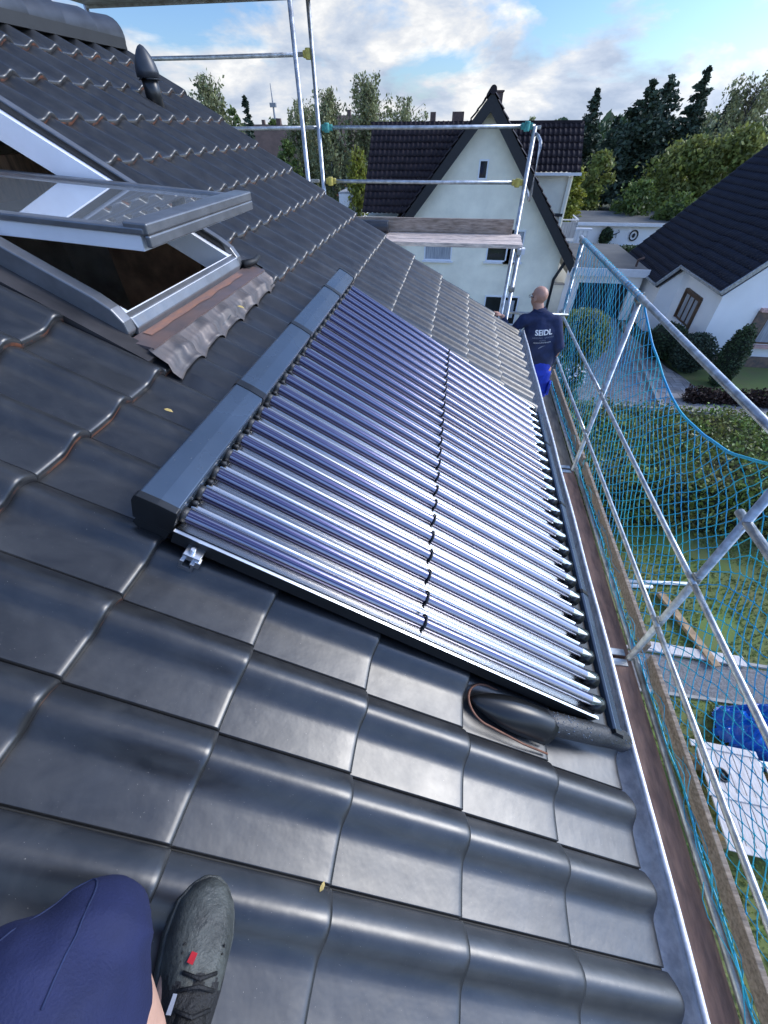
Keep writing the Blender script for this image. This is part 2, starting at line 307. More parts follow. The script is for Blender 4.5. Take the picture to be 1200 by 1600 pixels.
# lawn / soil with grassy and brown patches
mat('lawn', (0.115, 0.189, 0.041), 0.95, col2=(0.149, 0.149, 0.061), vscale=0.55, bump=1.0, bscale=9, detail=8)
mat('ground', (0.050, 0.070, 0.022), 0.95, col2=(0.065, 0.065, 0.035), vscale=0.08, detail=8)
def slab_mat(name, c1, c2, mortar, sx, sy, rot=0.0):
    m = bpy.data.materials.new(name); m.use_nodes = True; nt = m.node_tree; L = nt.links.new; b = nt.nodes['Principled BSDF']
    tc = N(nt, 'ShaderNodeTexCoord'); mp = N(nt, 'ShaderNodeMapping'); mp.inputs['Rotation'].default_value = (0, 0, rot); L(tc.outputs['Object'], mp.inputs[0])
    br = N(nt, 'ShaderNodeTexBrick', Scale=1.0); br.inputs['Brick Width'].default_value = sx; br.inputs['Row Height'].default_value = sy; br.inputs['Mortar Size'].default_value = 0.012; br.inputs['Bias'].default_value = 0.0
    br.inputs['Color1'].default_value = (*c1, 1); br.inputs['Color2'].default_value = (*c2, 1); br.inputs['Mortar'].default_value = (*mortar, 1); L(mp.outputs[0], br.inputs['Vector'])
    no = N(nt, 'ShaderNodeTexNoise', Scale=3.0, Detail=6.0); L(tc.outputs['Object'], no.inputs['Vector']); r = ramp(nt, [(0.3, g(0.65)), (0.7, g(1.1))]); L(no.outputs['Fac'], r.inputs[0])
    mx = N(nt, 'ShaderNodeMix', data_type='RGBA', blend_type='MULTIPLY'); mx.inputs['Factor'].default_value = 1.0; L(br.outputs['Color'], mx.inputs['A']); L(r.outputs[0], mx.inputs['B'])
    L(mx.outputs['Result'], b.inputs['Base Color']); b.inputs['Roughness'].default_value = 0.85; MATS[name] = m
slab_mat('slabs', (0.46, 0.43, 0.41), (0.30, 0.28, 0.27), (0.12, 0.12, 0.11), 0.5, 0.5)
slab_mat('pavers', (0.30, 0.30, 0.31), (0.22, 0.225, 0.235), (0.12, 0.12, 0.12), 0.22, 0.11, 0.3)

# glass pane of the roof window (thin, mirror-like at a glancing angle)
gm = bpy.data.materials.new('pane_glass'); gm.use_nodes = True; gn = gm.node_tree; gb = gn.nodes['Principled BSDF']
gb.inputs['Base Color'].default_value = (0.80, 0.86, 0.88, 1); gb.inputs['Roughness'].default_value = 0.02; gb.inputs['Transmission Weight'].default_value = 0.85; gb.inputs['IOR'].default_value = 1.6
MATS['pane_glass'] = gm
# mirror trough behind the tubes: fine drawn lines along the slope
rm = bpy.data.materials.new('reflector'); rm.use_nodes = True; rn = rm.node_tree; rb = rn.nodes['Principled BSDF']
rb.inputs['Base Color'].default_value = (0.52, 0.52, 0.52, 1); rb.inputs['Metallic'].default_value = 1.0; rb.inputs['Roughness'].default_value = 0.26
_t = N(rn, 'ShaderNodeTexCoord'); _m = N(rn, 'ShaderNodeMapping'); _m.inputs['Scale'].default_value = (0.3, 55.0, 0.3); rn.links.new(_t.outputs['Object'], _m.inputs[0])
_n = N(rn, 'ShaderNodeTexNoise', Scale=1.0, Detail=3.0); rn.links.new(_m.outputs[0], _n.inputs['Vector'])
_b = N(rn, 'ShaderNodeBump', Strength=0.12, Distance=0.006); rn.links.new(_n.outputs['Fac'], _b.inputs['Height']); rn.links.new(_b.outputs[0], rb.inputs['Normal'])
MATS['reflector'] = rm

# ------------------------------------------------------------------ generic tiled roof plane
TPROF = [(0.0, -0.010), (0.0010, 0.005), (0.0030, 0.0085), (0.007, 0.012), (0.018, 0.021), (0.030, 0.029), (0.043, 0.035), (0.056, 0.037), (0.069, 0.034), (0.081, 0.027), (0.093, 0.017), (0.104, 0.008), (0.116, 0.002), (0.130, 0.0), (0.140, 0.0), (0.165, -0.001), (0.210, -0.0003), (0.2165, 0.0), (0.2185, 0.0), (0.2200, -0.008), (0.2249, -0.010)]
def tiles(name, m, medge, parent, O, U, S, nU, nV, w=0.225, c=0.37, coarse=False, hole=None, k_scale=1.0, last=None):
    """O: corner at the eave; U along the eave; S up the slope."""
    O, U, S = np.array(O), np.array(U), np.array(S); Nn = np.cross(U, S)
    if Nn[2] < 0: Nn = -Nn
    prof = TPROF if not coarse else [(0.0, 0.0), (0.01, 0.02), (0.045, 0.03), (0.085, 0.018), (0.12, 0.0)]
    us = []; hs = []; ti = []
    for t in range(nU):
        for d, h in prof: us.append(t*w+d*w/0.225); hs.append(h*k_scale); ti.append(t)
    us.append(nU*w); hs.append(0.0); ti.append(nU-1)
    us = np.array(us); hs = np.array(hs); ti = np.array(ti)
    rows_f = [(0.010, -0.046), (0.001, -0.036), (0.0, -0.016), (0.0016, -0.008), (0.005, -0.0035), (0.011, -0.001), (0.020, 0.0), (0.05, 0.0), (0.10, 0.0), (0.15, 0.0), (0.2, 0.0), (0.29, 0.0), (c+0.012, 0.0)]
    rows_c = [(0.0, -0.03), (0.0, 0.0), (c+0.01, 0.0)]
    rows = rows_c if coarse else rows_f
    vs = []; fs = []; mi = []; base = 0; nu = len(us)
    for k in range(nV):
        jit = rng.normal(0, 0.0012 if not coarse else 0.004, nU)[ti]; jt = rng.normal(0, 0.0012 if not coarse else 0.004, nU)[ti]
        rr = rows
        for (s, dz) in rr:
            lift = 0.031*(1-max(s, 0)/c)*k_scale
            # the nose fades the roll slightly, as pressed tiles do
            hh = hs*(1.0 if s > 0.02 else 0.97)
            P = O+np.outer(us, U)+S*(k*c+s)+np.outer(hh+lift+dz*k_scale+jit, Nn)+np.outer(jt, S)
            vs.append(P)
        for i in range(len(rr)-1):
            a = base+i*nu; b_ = a+nu
            q = np.arange(nu-1)
            fq = np.stack([a+q, a+q+1, b_+q+1, b_+q], 1)
            if hole is not None:
                um = (us[:-1]+us[1:])/2; sm = k*c+(rr[i][0]+rr[i+1][0])/2
                keep = ~((um > hole[0]) & (um < hole[1]) & (sm > hole[2]) & (sm < hole[3])); fq = fq[keep]
            fs.append(fq); mm = np.full(len(fq), 1 if (i < 2 and not coarse) else 0)
            if not coarse and i >= 2:
                dd = us[fq[:, 0]-a] % w; mm[(dd > 0.2190) | (dd < 0.0005)] = 2
            mi.append(mm)
        base += nu*len(rr)
    fs = np.concatenate(fs); 
    e1 = np.cross(U, S)
    if e1[2] < 0: fs = fs[:, ::-1]
    return np_mesh(name, np.concatenate(vs), fs.ravel(), 4, [m, medge, MATS['black_matte']], parent, not coarse, np.concatenate(mi))

# ================================================================== MAIN HOUSE
house = thing('tiled_house', 'foreground house with dark glazed tile roof, open roof window, zinc gutter and vent', 'house', (-3.2, 2.0, -8))
Y0 = 5.236                      # far verge
nU = 37; YN = Y0-nU*0.225
# subdivide the long rows near the roof window hole
hu0, hu1 = Y0-2.70, Y0-1.44    # along u
hs0, hs1 = 0.953+1.37, 0.953+2.98
tile_roof = tiles('roof', M['tile'], M['tile_edge'], house, RP(0.953, Y0, -0.028), (0, -1, 0), (-C30, 0, 0.5), nU, 13, hole=(hu0, hu1, hs0, hs1))
# roofing felt / battens plane just under the tiles, open where the window sits
mb = MB()
def rquad(s0, s1, y0, y1, n): mb.add([RP(s0, y0, n), RP(s0, y1, n), RP(s1, y1, n), RP(s1, y0, n)], [(0, 1, 2, 3)])
for a in ((-3.85, -2.95, YN, Y0-0.03), (-1.40, 0.93, YN, Y0-0.03), (-2.95, -1.40, YN, 1.50), (-2.95, -1.40, 2.64, Y0-0.03)): rquad(*a, -0.06)
mb.build('roof_underlay', M['black_matte'], house)
# verge edge of the tiles
mb = MB()
for k in range(13):
    s1 = 0.953-0.37*k; s0 = s1-0.37
    mb.prism([RP(s1+0.002, 0, -0.075), RP(s1+0.002, 0, -0.010), RP(s1-0.01, 0, -0.002), RP(s0, 0, -0.026), RP(s0, 0, -0.075)], V((0, Y0-0.012, 0)), V((0, Y0+0.004, 0)))
mb.build('verge', M['tile'], house)
# ridge: half-round clay tiles with a vent strip under them
mb = MB(); yb = Y0+0.05
while yb > YN:
    pts = [V((-3.33, yb, 0.60)), V((-3.33, yb-0.03, 0.60)), V((-3.33, yb-0.40, 0.585))]
    mb.tube(pts, [0.128, 0.131, 0.127], 24, False); yb -= 0.38
rd = mb.build('ridge_tiles', M['ridge_clay'], house, True)
mb = MB(); mb.box((-3.30, (Y0+YN)/2, 0.545), (0.30, Y0-YN-0.1, 0.07)); mb.build('ridge_vent_strip', M['black_matte'], house)
mb = MB(); mb.tube([V((-3.33, 4.6, 0.60)), V((-3.33, 4.6, 1.3))], 0.012, 8); mb.build('lightning_rod', M['galv'], house, True)
# back slope, walls
mb = MB(); mb.prism([V((-3.33, 0, 0.56)), V((-7.5, 0, -1.85)), V((-7.5, 0, -1.95)), V((-3.33, 0, 0.46))], V((0, YN, 0)), V((0, Y0, 0))); mb.build('back_roof', M['far_tile_blue'], house)
mb = MB(); mb.prism([V((-7.2, 0, -8.5)), V((0.45, 0, -8.5)), V((0.45, 0, -1.70)), V((-3.33, 0, 0.44)), V((-7.2, 0, -1.80))], V((0, Y0-0.35, 0)), V((0, Y0-0.12, 0)))
mb.box((0.37, (YN+Y0-0.35)/2, -5.1), (0.2, Y0-0.35-YN, 6.6)); mb.box((0.62, (YN+Y0)/2-0.1, -2.02), (0.40, Y0-YN-0.3, 0.03))
mb.build('wall', M['cream'], house)
# gutter: half round with a rolled outer bead
mb = MB(); pro = []
for i in range(17):
    t = math.pi*i/16; pro.append((0.815-0.068*math.cos(t), -1.835-0.052*math.sin(t)))
pro.insert(0, (0.745, -1.80)); pro.append((0.885, -1.805))
for i in range(7):
    t = -math.pi/2+i*math.pi*1.5/6; pro.append((0.892+0.009*math.cos(t), -1.797+0.009*math.sin(t)))
ny = 60; ys = [YN+(Y0+0.02-YN)*i/ny for i in range(ny+1)]; vs = []; fs = []; npf = len(pro)
for y in ys:
    for (x, z) in pro: vs.append((x+0.002*math.sin(y*7), y, z))
for i in range(ny):
    for j in range(npf-1): fs.append((i*npf+j, i*npf+j+1, (i+1)*npf+j+1, (i+1)*npf+j))
mb.add(vs, fs); gut = mb.build('gutter', M['zinc'], house, True)
so_ = gut.modifiers.new('s', 'SOLIDIFY'); so_.thickness = 0.0015
mb = MB(); mb.tube([V((0.815, Y0+0.02, -1.85)), V((0.815, Y0+0.026, -1.85))], 0.07, 20); mb.build('gutter_end_cap', M['zinc'], gut)
# flue cowl
mb = MB(); b0 = V((-2.56, 4.40, 0.08))
mb.tube([b0, b0+V((0, 0, 0.24))], [0.062, 0.060], 20); mb.build('vent_pipe', M['black_plastic'], house, True)
vp = [o for o in house.children if o.name.startswith('vent_pipe')][0]
mb = MB(); prof = [(0.215, 0.06), (0.19, 0.096), (0.205, 0.101), (0.24, 0.099), (0.28, 0.088), (0.32, 0.068), (0.35, 0.046), (0.370, 0.026), (0.38, 0.004)]
mb.tube([b0+V((0, 0, h)) for h, r in prof], [r*0.86 for h, r in prof], 20); mb.build('cowl', M['ridge_clay'], vp, True)

# ---- roof window (centre pivot, open)
WY0, WY1, WS0, WS1 = 1.52, 2.56, -1.475, -2.93
mb = MB()
# outer white-ish lining of the opening
for (ya, yb_) in ((WY0+0.01, WY0+0.05), (WY1-0.05, WY1-0.01)):
    mb.prism([RP(WS0, 0, 0.055), RP(WS1, 0, 0.055), RP(WS1, 0, -0.07), RP(WS0, 0, -0.07)], V((0, ya, 0)), V((0, yb_, 0)))
mb.prism([RP(WS0, WY0+0.01, 0.06), RP(WS0-0.035, WY0+0.01, 0.06), RP(WS0-0.035, WY0+0.01, -0.07), RP(WS0, WY0+0.01, -0.07)], V((0, 0, 0)), V((0, WY1-WY0-0.02, 0)))
mb.prism([RP(WS1, WY0+0.01, 0.06), RP(WS1+0.035, WY0+0.01, 0.06), RP(WS1+0.035, WY0+0.01, -0.07), RP(WS1, WY0+0.01, -0.07)], V((0, 0, 0)), V((0, WY1-WY0-0.02, 0)))
rw = mb.build('roof_window', M['white_pvc'], house); rw['label'] = 'open pivot roof window with grey metal covers'
def cover(ya, yb_, s_end):
    mb = MB(); pts = [(s_end, 0.0), (s_end+0.004, 0.03), (s_end-0.02, 0.062), (s_end-0.07, 0.088), (s_end-0.14, 0.096), (WS1-0.10, 0.096), (WS1-0.10, 0.0)]
    mb.prism([RP(s, 0, n) for s, n in pts], V((0, ya, 0)), V((0, yb_, 0))); return mb.build('side_cover', M['grey_win'], rw, False, 0.006)
cover(WY0-0.045, WY0+0.009, WS0+0.02); cover(WY1-0.008, WY1+0.04, WS0+0.02)
for ya in (WY1-0.0135,):     # black seal along the inside of the far cover
    mb = MB(); mb.prism([RP(WS0-0.03, 0, 0.02), RP(WS0-0.10, 0, 0.088), RP(WS1, 0, 0.088), RP(WS1, 0, 0.02)], V((0, ya, 0)), V((0, ya+0.005, 0))); mb.build('seal', M['black_plastic'], rw)
mb = MB(); mb.prism([RP(WS0+0.035, 0, 0.0), RP(WS0+0.03, 0, 0.035), RP(WS0-0.005, 0, 0.062), RP(WS0-0.03, 0, 0.062), RP(WS0-0.03, 0, 0.0)], V((0, WY0+0.01, 0)), V((0, WY1-0.01, 0))); mb.build('bottom_cover', M['grey_win'], rw, False, 0.004)
mb = MB(); mb.prism([RP(WS1+0.02, 0, 0.0), RP(WS1+0.02, 0, 0.11), RP(WS1-0.12, 0, 0.12), RP(WS1-0.14, 0, 0.0)], V((0, WY0-0.05, 0)), V((0, WY1+0.045, 0))); mb.build('head_cover', M['grey_win'], rw, False, 0.01)
# sash: horizontal-ish, turned about the pivot half way up
piv = V((-1.83, 0, -0.235)); tilt = math.radians(4)
def SP(a, y, n): # a along the sash towards its lower edge, n up
    return V((piv.x+a*math.cos(tilt)+n*math.sin(tilt), y, piv.z-a*math.sin(tilt)+n*math.cos(tilt)))
def sbox(mb, a0, a1, y0, y1, n0, n1): mb.prism([SP(a0, 0, n0), SP(a1, 0, n0), SP(a1, 0, n1), SP(a0, 0, n1)], V((0, y0, 0)), V((0, y1, 0)))
sy0, sy1 = WY0+0.055, WY1-0.055
mb = MB(); sbox(mb, -0.70, 0.715, sy0, sy0+0.085, -0.045, 0.005); sbox(mb, -0.70, 0.715, sy1-0.085, sy1, -0.045, 0.005); sbox(mb, 0.63, 0.715, sy0+0.085, sy1-0.085, -0.045, 0.005); sbox(mb, -0.70, -0.61, sy0+0.085, sy1-0.085, -0.045, 0.005)
sash = mb.build('sash', M['white_pvc'], rw, False, 0.003)
sash2 = MB()
for (a0, a1, y0, y1, n0, n1) in ((-0.70, 0.74, sy0-0.012, sy0+0.035, 0.007, 0.030), (-0.70, 0.74, sy1-0.035, sy1+0.012, 0.007, 0.030), (0.665, 0.755, sy0-0.01, sy1+0.01, 0.009, 0.045), (0.735, 0.757, sy0-0.01, sy1+0.01, -0.030, 0.0085)): sbox(sash2, a0, a1, y0, y1, n0, n1)
sash2.build('sash_cover', M['grey_win'], rw, False, 0.006)
mb = MB(); sbox(mb, -0.62, 0.66, sy0+0.03, sy1-0.03, 0.0095, 0.0155); mb.build('pane', M['pane_glass'], rw)
# dark room under the window
mb = MB(); X0, X1, Z0, Z1 = -3.2, -0.4, -2.6, -0.2
mb.add([RP(WS0-0.03, 1.0, -0.285), RP(WS0+0.9, 1.0, -0.285), V((-0.4, 1.0, -3.2)), V((-3.4, 1.0, -3.2)), RP(-3.6, 1.0, -0.285),
        RP(WS0-0.03, 3.6, -0.285), RP(WS0+0.9, 3.6, -0.285), V((-0.4, 3.6, -3.2)), V((-3.4, 3.6, -3.2)), RP(-3.6, 3.6, -0.285)],
       [(0, 1, 2, 3, 4), (5, 9, 8, 7, 6), (2, 7, 8, 3), (1, 6, 7, 2), (3, 8, 9, 4)])
mb.build('attic_room', M['attic'], house)
mb = MB(); 
for s in (-3.4, -2.95): mb.bar(RP(s, 1.0, -0.37), RP(s, 3.6, -0.37), 0.1, 0.14)
mb.box((-2.2, 3.2, -1.3), (0.7, 0.05, 1.6)); mb.box((-1.4, 3.0, -1.9), (0.5, 0.5, 0.7)); mb.build('attic_beams', M['attic_beam'], house)
# apron: painted upper sheet with rust stain, then a pleated lead skirt moulded over the tiles
mb = MB(); AY0, AY1 = WY0-0.07, WY1+0.10
mb.prism([RP(WS0+0.034, 0, 0.012), RP(WS0+0.135, 0, 0.044), RP(WS0+0.138, 0, 0.032), RP(WS0+0.036, 0, 0.002)], V((0, AY0, 0)), V((0, AY1, 0)))
ap = mb.build('apron', M['apron_copper'], rw)
mb = MB(); vs = []; fs = []; n = 60
for i in range(n+1):
    y = WY0+0.02+(WY1-WY0-0.10)*i/n; e = 0.010*mnoise.noise(V((y*9, 1, 0)))
    for q, s in enumerate((0.042, 0.060, 0.078+e)): vs.append(RP(WS0+s, y, 0.0135+(s-0.034)*0.317+0.0015))
for i in range(n):
    for q in range(2): fs.append((i*3+q, i*3+q+1, (i+1)*3+q+1, (i+1)*3+q))
mb.add(vs, fs); mb.build('rust_stain', M['apron_stain'], ap)
def tile_h(y, s):
    d = ((Y0-y) % 0.225); hs_ = [p[1] for p in TPROF]; ds = [p[0] for p in TPROF]; h = float(np.interp(d, ds, hs_))
    k = (0.953-s)/0.37; fr = k-math.floor(k); return h+0.031*(1-fr)-0.028
mb = MB(); vs = []; fs = []; n = 220; rowsS = [WS0+0.125, WS0+0.14, WS0+0.155, WS0+0.175, WS0+0.195, WS0+0.215, WS0+0.235, WS0+0.25]
for i in range(n+1):
    y = AY0-0.02+(AY1-AY0+0.02)*i/n
    for q, s in enumerate(rowsS):
        t = q/(len(rowsS)-1); s = s+(0.012-0.035*i/n)*t; e = (0.012*mnoise.noise(V((y*6, 3, 0)))+0.008*math.sin(y*28))*t
        nn = (1-t)**1.2*0.040+(1-(1-t)**1.2)*(tile_h(y, s+0.0)+0.014)+0.004*mnoise.noise(V((y*30, s*12, 0)))*math.sin(math.pi*t)+0.002*math.sin(y*190)*(t < 0.7)*t
        vs.append(RP(s+e, y, nn))
m_ = len(rowsS)
for i in range(n):
    for q in range(m_-1): fs.append((i*m_+q, i*m_+q+1, (i+1)*m_+q+1, (i+1)*m_+q))
mb.add(vs, fs); ls = mb.build('lead_skirt', M['lead'], rw, True); sm = ls.modifiers.new('s', 'SOLIDIFY'); sm.thickness = 0.002
# side flashings
for (ya, yb_) in ((WY0-0.13, WY0-0.045), (WY1+0.04, WY1+0.145)):
    mb = MB(); mb.prism([RP(WS0+0.15, 0, 0.022), RP(-3.0, 0, 0.020), RP(-3.0, 0, -0.01), RP(WS0+0.15, 0, -0.01)], V((0, ya, 0)), V((0, yb_, 0))); mb.build('side_flashing', M['flash_dark'], rw)
mb = MB(); mb.tube([RP(WS0+0.03, WY1+0.03, 0.03), RP(WS0+0.06, WY1+0.12, 0.045), RP(WS0+0.05, WY1+0.21, 0.05)], [0.022, 0.018, 0.012], 8); mb.build('foam_seal', M['black_matte'], rw, True)

# ---- lead boot with the hose passing through the roof
boot = thing('pipe_boot', 'glossy black half-round roof boot set into a tile, hose coming out of it', 'roof boot', RP(0.39, 0.61, 0.03))
mb = MB(); vs = []; fs = []; nr = 14; nc = 12
for i in range(nr+1):
    t = i/nr; s = 0.225+0.325*t; rad = 0.054*math.sin(min(1, t*1.7)*math.pi/2)**0.7+0.001; hh = 0.080*math.sin(min(1, t*1.25)*math.pi/2)**0.8
    for q in range(nc+1):
        a = math.pi*q/nc; vs.append(RP(s, 0.615-rad*math.cos(a), 0.012+hh*math.sin(a)))
for i in range(nr):
    for q in range(nc): fs.append((i*(nc+1)+q, i*(nc+1)+q+1, (i+1)*(nc+1)+q+1, (i+1)*(nc+1)+q))
mb.add(vs, fs); o = mb.build('hood', M['black_plastic'], boot, True); o.modifiers.new('s', 'SOLIDIFY').thickness = 0.004
mb = MB(); pts = []
for i in range(25):
    t = i/24; a = math.pi*(0.5+t) if 0 < t < 1 else 0
    ang = math.pi*t
    pts.append(RP(0.30-0.085*math.sin(ang) if 0.0 < t < 1 else 0.30, 0.615-0.068*math.cos(ang), 0.016))
pts = [RP(0.56, 0.60-0.068, 0.014), RP(0.45, 0.60-0.068, 0.016)]+pts+[RP(0.45, 0.61+0.068, 0.016), RP(0.52, 0.61+0.068, 0.016)]
mb.tube(pts, 0.0042, 6); mb.build('cut_clay_rim', M['terracotta'], boot, True)
hose = MB(); hp = [RP(0.50, 0.618, 0.050), RP(0.56, 0.622, 0.060), RP(0.65, 0.633, 0.062), RP(0.76, 0.648, 0.062), RP(0.87, 0.668, 0.054), RP(0.95, 0.685, 0.035), RP(0.99, 0.70, 0.0)]
hose.tube(hp, [0.041]*7, 20); ho = hose.build('insulated_hose', M['rubber'], None, True)
tag(ho, 'thick black insulated hose curving from the roof boot to the gutter', 'hose')

# ================================================================== SOLAR COLLECTOR
col = thing('solar_collector', 'evacuated tube solar collector lying on the dark tiled roof', 'solar collector', RP(0.03, 1.86, 0.03))
NT = 121e-3
s0c, s1c = -0.868, 0.774; yA = 0.741; pitch = 0.0978; nT = 24
mb = MB(); vs = []; fs = []; sub = 12; tot = nT*sub
for i in range(tot+1):
    y = yA-pitch/2+pitch*i/sub; d = abs(((i/sub) % 1.0)-0.5)*2   # 0 under tube, 1 at the cusp
    nn = NT-0.030+0.026*d**2.0
    for s in (s0c, s1c-0.05): vs.append(RP(s, y, nn))
for i in range(tot): fs.append((i*2, i*2+2, i*2+3, i*2+1))
mb.add(vs, fs); mb.build('mirror_trough', M['reflector'], col, True)
mb = MB(); mb.prism([RP(s0c, 0, NT-0.037), RP(s1c+0.05, 0, NT-0.037), RP(s1c+0.05, 0, NT-0.07), RP(s0c, 0, NT-0.07)], V((0, yA-pitch/2, 0)), V((0, yA-pitch/2+nT*pitch, 0))); mb.build('back_tray', M['black_matte'], col)
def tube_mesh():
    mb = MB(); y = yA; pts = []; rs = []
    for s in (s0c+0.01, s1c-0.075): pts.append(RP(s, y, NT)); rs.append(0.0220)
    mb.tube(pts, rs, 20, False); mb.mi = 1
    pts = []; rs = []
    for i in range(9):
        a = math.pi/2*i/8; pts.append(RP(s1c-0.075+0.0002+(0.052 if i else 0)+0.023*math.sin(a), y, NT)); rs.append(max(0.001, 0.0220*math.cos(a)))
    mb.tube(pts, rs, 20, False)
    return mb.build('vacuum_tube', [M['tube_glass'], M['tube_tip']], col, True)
def clip_mesh():
    mb = MB(); pts = []
    for i in range(13):
        a = math.radians(-20+200*i/12); pts.append(RP(-0.057, yA-0.027*math.cos(a), NT+0.0265*math.sin(a)))
    mb.tube(pts, 0.0042, 6); mb.tube([pts[0], RP(-0.057, yA-0.036, NT-0.002)], 0.0035, 6)
    return mb.build('tube_clip', M['black_plastic'], col, True)
def socket_mesh():
    mb = MB(); mb.tube([RP(s0c-0.010, yA, NT-0.002), RP(s0c+0.012, yA, NT-0.002)], [0.0235, 0.0225], 16); mb.box(RP(s0c+0.004, yA+pitch/2, NT+0.002), (0.02, 0.012, 0.012))
    return mb.build('tube_socket', M['rubber'], col, True)
def end_mesh():
    mb = MB(); mb.tube([RP(s1c-0.055, yA, NT-0.012), RP(s1c-0.01, yA, NT-0.012)], [0.030, 0.034], 12); mb.tube([RP(s1c+0.008, yA+0.028, NT-0.018), RP(s1c+0.022, yA+0.028, NT-0.012)], 0.008, 8)
    return mb.build('tube_holder', M['black_plastic'], col, True)
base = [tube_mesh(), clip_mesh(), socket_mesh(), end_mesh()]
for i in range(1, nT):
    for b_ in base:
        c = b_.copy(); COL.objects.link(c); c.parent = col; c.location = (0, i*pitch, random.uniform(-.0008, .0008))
yE0, yE1 = yA-pitch/2-0.004, yA-pitch/2+nT*pitch+0.004
mb = MB(); mb.prism([RP(s0c, 0, NT-0.068), RP(s0c, 0, NT-0.012), RP(s1c-0.03, 0, NT-0.012), RP(s1c-0.03, 0, NT-0.068)], V((0, yE0-0.004, 0)), V((0, yE0, 0))); mb.build('side_rail', M['black_matte'], col)
mb = MB(); mb.prism([RP(s0c, 0, NT-0.0118), RP(s0c, 0, NT-0.009), RP(s1c-0.03, 0, NT-0.009), RP(s1c-0.03, 0, NT-0.0118)], V((0, yE0-0.007, 0)), V((0, yE0+0.004, 0))); mb.build('rail_lip', M['alu'], col)
mb = MB(); mb.prism([RP(s0c, 0, NT-0.068), RP(s0c, 0, NT-0.012), RP(s1c-0.03, 0, NT-0.012), RP(s1c-0.03, 0, NT-0.068)], V((0, yE1, 0)), V((0, yE1+0.004, 0))); mb.build('side_rail', M['alu'], col)
# header box
hp_ = [(-0.876, 0.085), (-0.874, 0.168), (-0.878, 0.175), (-0.928, 0.178), (-0.980, 0.176), (-0.986, 0.170), (-0.990, 0.150), (-0.980, 0.085)]
hy0, hy1 = 0.69, 3.03
mb = MB(); mb.prism([RP(s, 0, n) for s, n in hp_], V((0, hy0+0.022, 0)), V((0, hy1, 0))); hb = mb.build('header_box', M['header_paint'], col, False, 0.002)
def band(y, wd, gr=0.004):
    mb = MB(); c = (-0.932, 0.13); mb.prism([RP(c[0]+(s-c[0])*(1+gr/0.055), 0, c[1]+(n-c[1])*(1+gr/0.05)) for s, n in hp_], V((0, y, 0)), V((0, y+wd, 0))); return mb
band(hy0, 0.022, 0.003).build('end_cap', M['black_plastic'], hb, False, 0.002)
band(hy1, 0.022, 0.003).build('end_cap', M['black_plastic'], hb, False, 0.002)
for y in (1.33, 1.98, 2.62): band(y, 0.035, 0.003).build('joint_band', M['black_plastic'], hb)
mb = MB(); mb.prism([RP(s, 0, n) for s, n in [(-0.89, 0.02), (-0.88, 0.08), (-0.975, 0.08), (-0.985, 0.045), (-0.96, 0.02)]], V((0, hy0+0.01, 0)), V((0, hy1, 0))); mb.build('header_base', M['black_matte'], col)
# rain drops on the header
mb = MB()
for i in range(170):
    s = random.uniform(-0.978, -0.882); y = random.uniform(hy0+.04, hy1-.05); r = random.uniform(0.0010, 0.0024)
    n = float(np.interp(s, [-0.98, -0.928, -0.878], [0.176, 0.178, 0.175]))
    mb.ball(RP(s, y, n), (r*1.3, r, r*0.6), 8, 4)
o = mb.build('rain_drops', M['drop'], hb, True); o['kind'] = 'stuff'
# bottom tray: black cleats plus an outer metal trim
mb = MB(); mb.prism([RP(s, 0, n) for s, n in [(0.71, 0.05), (0.71, 0.086), (0.822, 0.088), (0.822, 0.05)]], V((0, yE0-0.01, 0)), V((0, yE1, 0))); mb.build('foot_tray', M['black_plastic'], col)
ft = [(0.822, 0.035), (0.824, 0.105), (0.832, 0.112), (0.866, 0.108), (0.884, 0.090), (0.887, 0.035)]
mb = MB(); mb.prism([RP(s, 0, n) for s, n in ft], V((0, yE0-0.015, 0)), V((0, yE1+0.01, 0))); ftr = mb.build('foot_trim', M['header_paint'], col, False, 0.002)
for y in (1.30, 1.95, 2.60):
    mb = MB(); mb.prism([RP(0.853+(s-0.853)*1.12, 0, 0.07+(n-0.07)*1.08) for s, n in ft], V((0, y, 0)), V((0, y+0.02, 0))); mb.build('joint_band', M['black_plastic'], ftr)
mb = MB(); mb.prism([RP(s, 0, n) for s, n in [(0.818, 0.03), (0.824, 0.115), (0.862, 0.113), (0.888, 0.090), (0.89, 0.03)]], V((0, yE0-0.03, 0)), V((0, yE0-0.0155, 0))); mb.build('end_cap', M['black_plastic'], ftr)
# mounting rails: extruded C profile sticking out at the near end, plus feet
for s in (-0.80, 0.55):
    mb = MB(); q = [(-.02, -.02), (.02, -.02), (.02, .02), (.009, .02), (.009, .012), (.013, .012), (.013, -.004), (-.013, -.004), (-.013, .012), (-.009, .012), (-.009, .02), (-.02, .02)]
    y0_ = 0.64 if s < 0 else 0.70
    mb.prism([RP(s+a, 0, 0.028+b+0.008) for a, b in q], V((0, y0_, 0)), V((0, yE1+0.02, 0))); mb.build('mounting_rail', M['alu'], col)
mb = MB()
for y in (0.9, 1.7, 2.6): mb.box(RP(-0.80, y, 0.02), (0.05, 0.03, 0.03)); mb.box(RP(0.55, y, 0.02), (0.05, 0.03, 0.03))
mb.build('roof_hook', M['galv'], col)
mb = MB(); mb.box(RP(-0.795, 0.672, 0.066), (0.05, 0.045, 0.024), Matrix.Rotation(math.radians(30), 3, 'Y')); mb.box(RP(-0.775, 0.655, 0.052), (0.018, 0.02, 0.03), Matrix.Rotation(math.radians(30), 3, 'Y')); mb.tube([RP(-0.80, 0.667, 0.07), RP(-0.80, 0.667, 0.092)], 0.009, 6)
mb.build('end_clamp', M['alu'], col, False, 0.002)

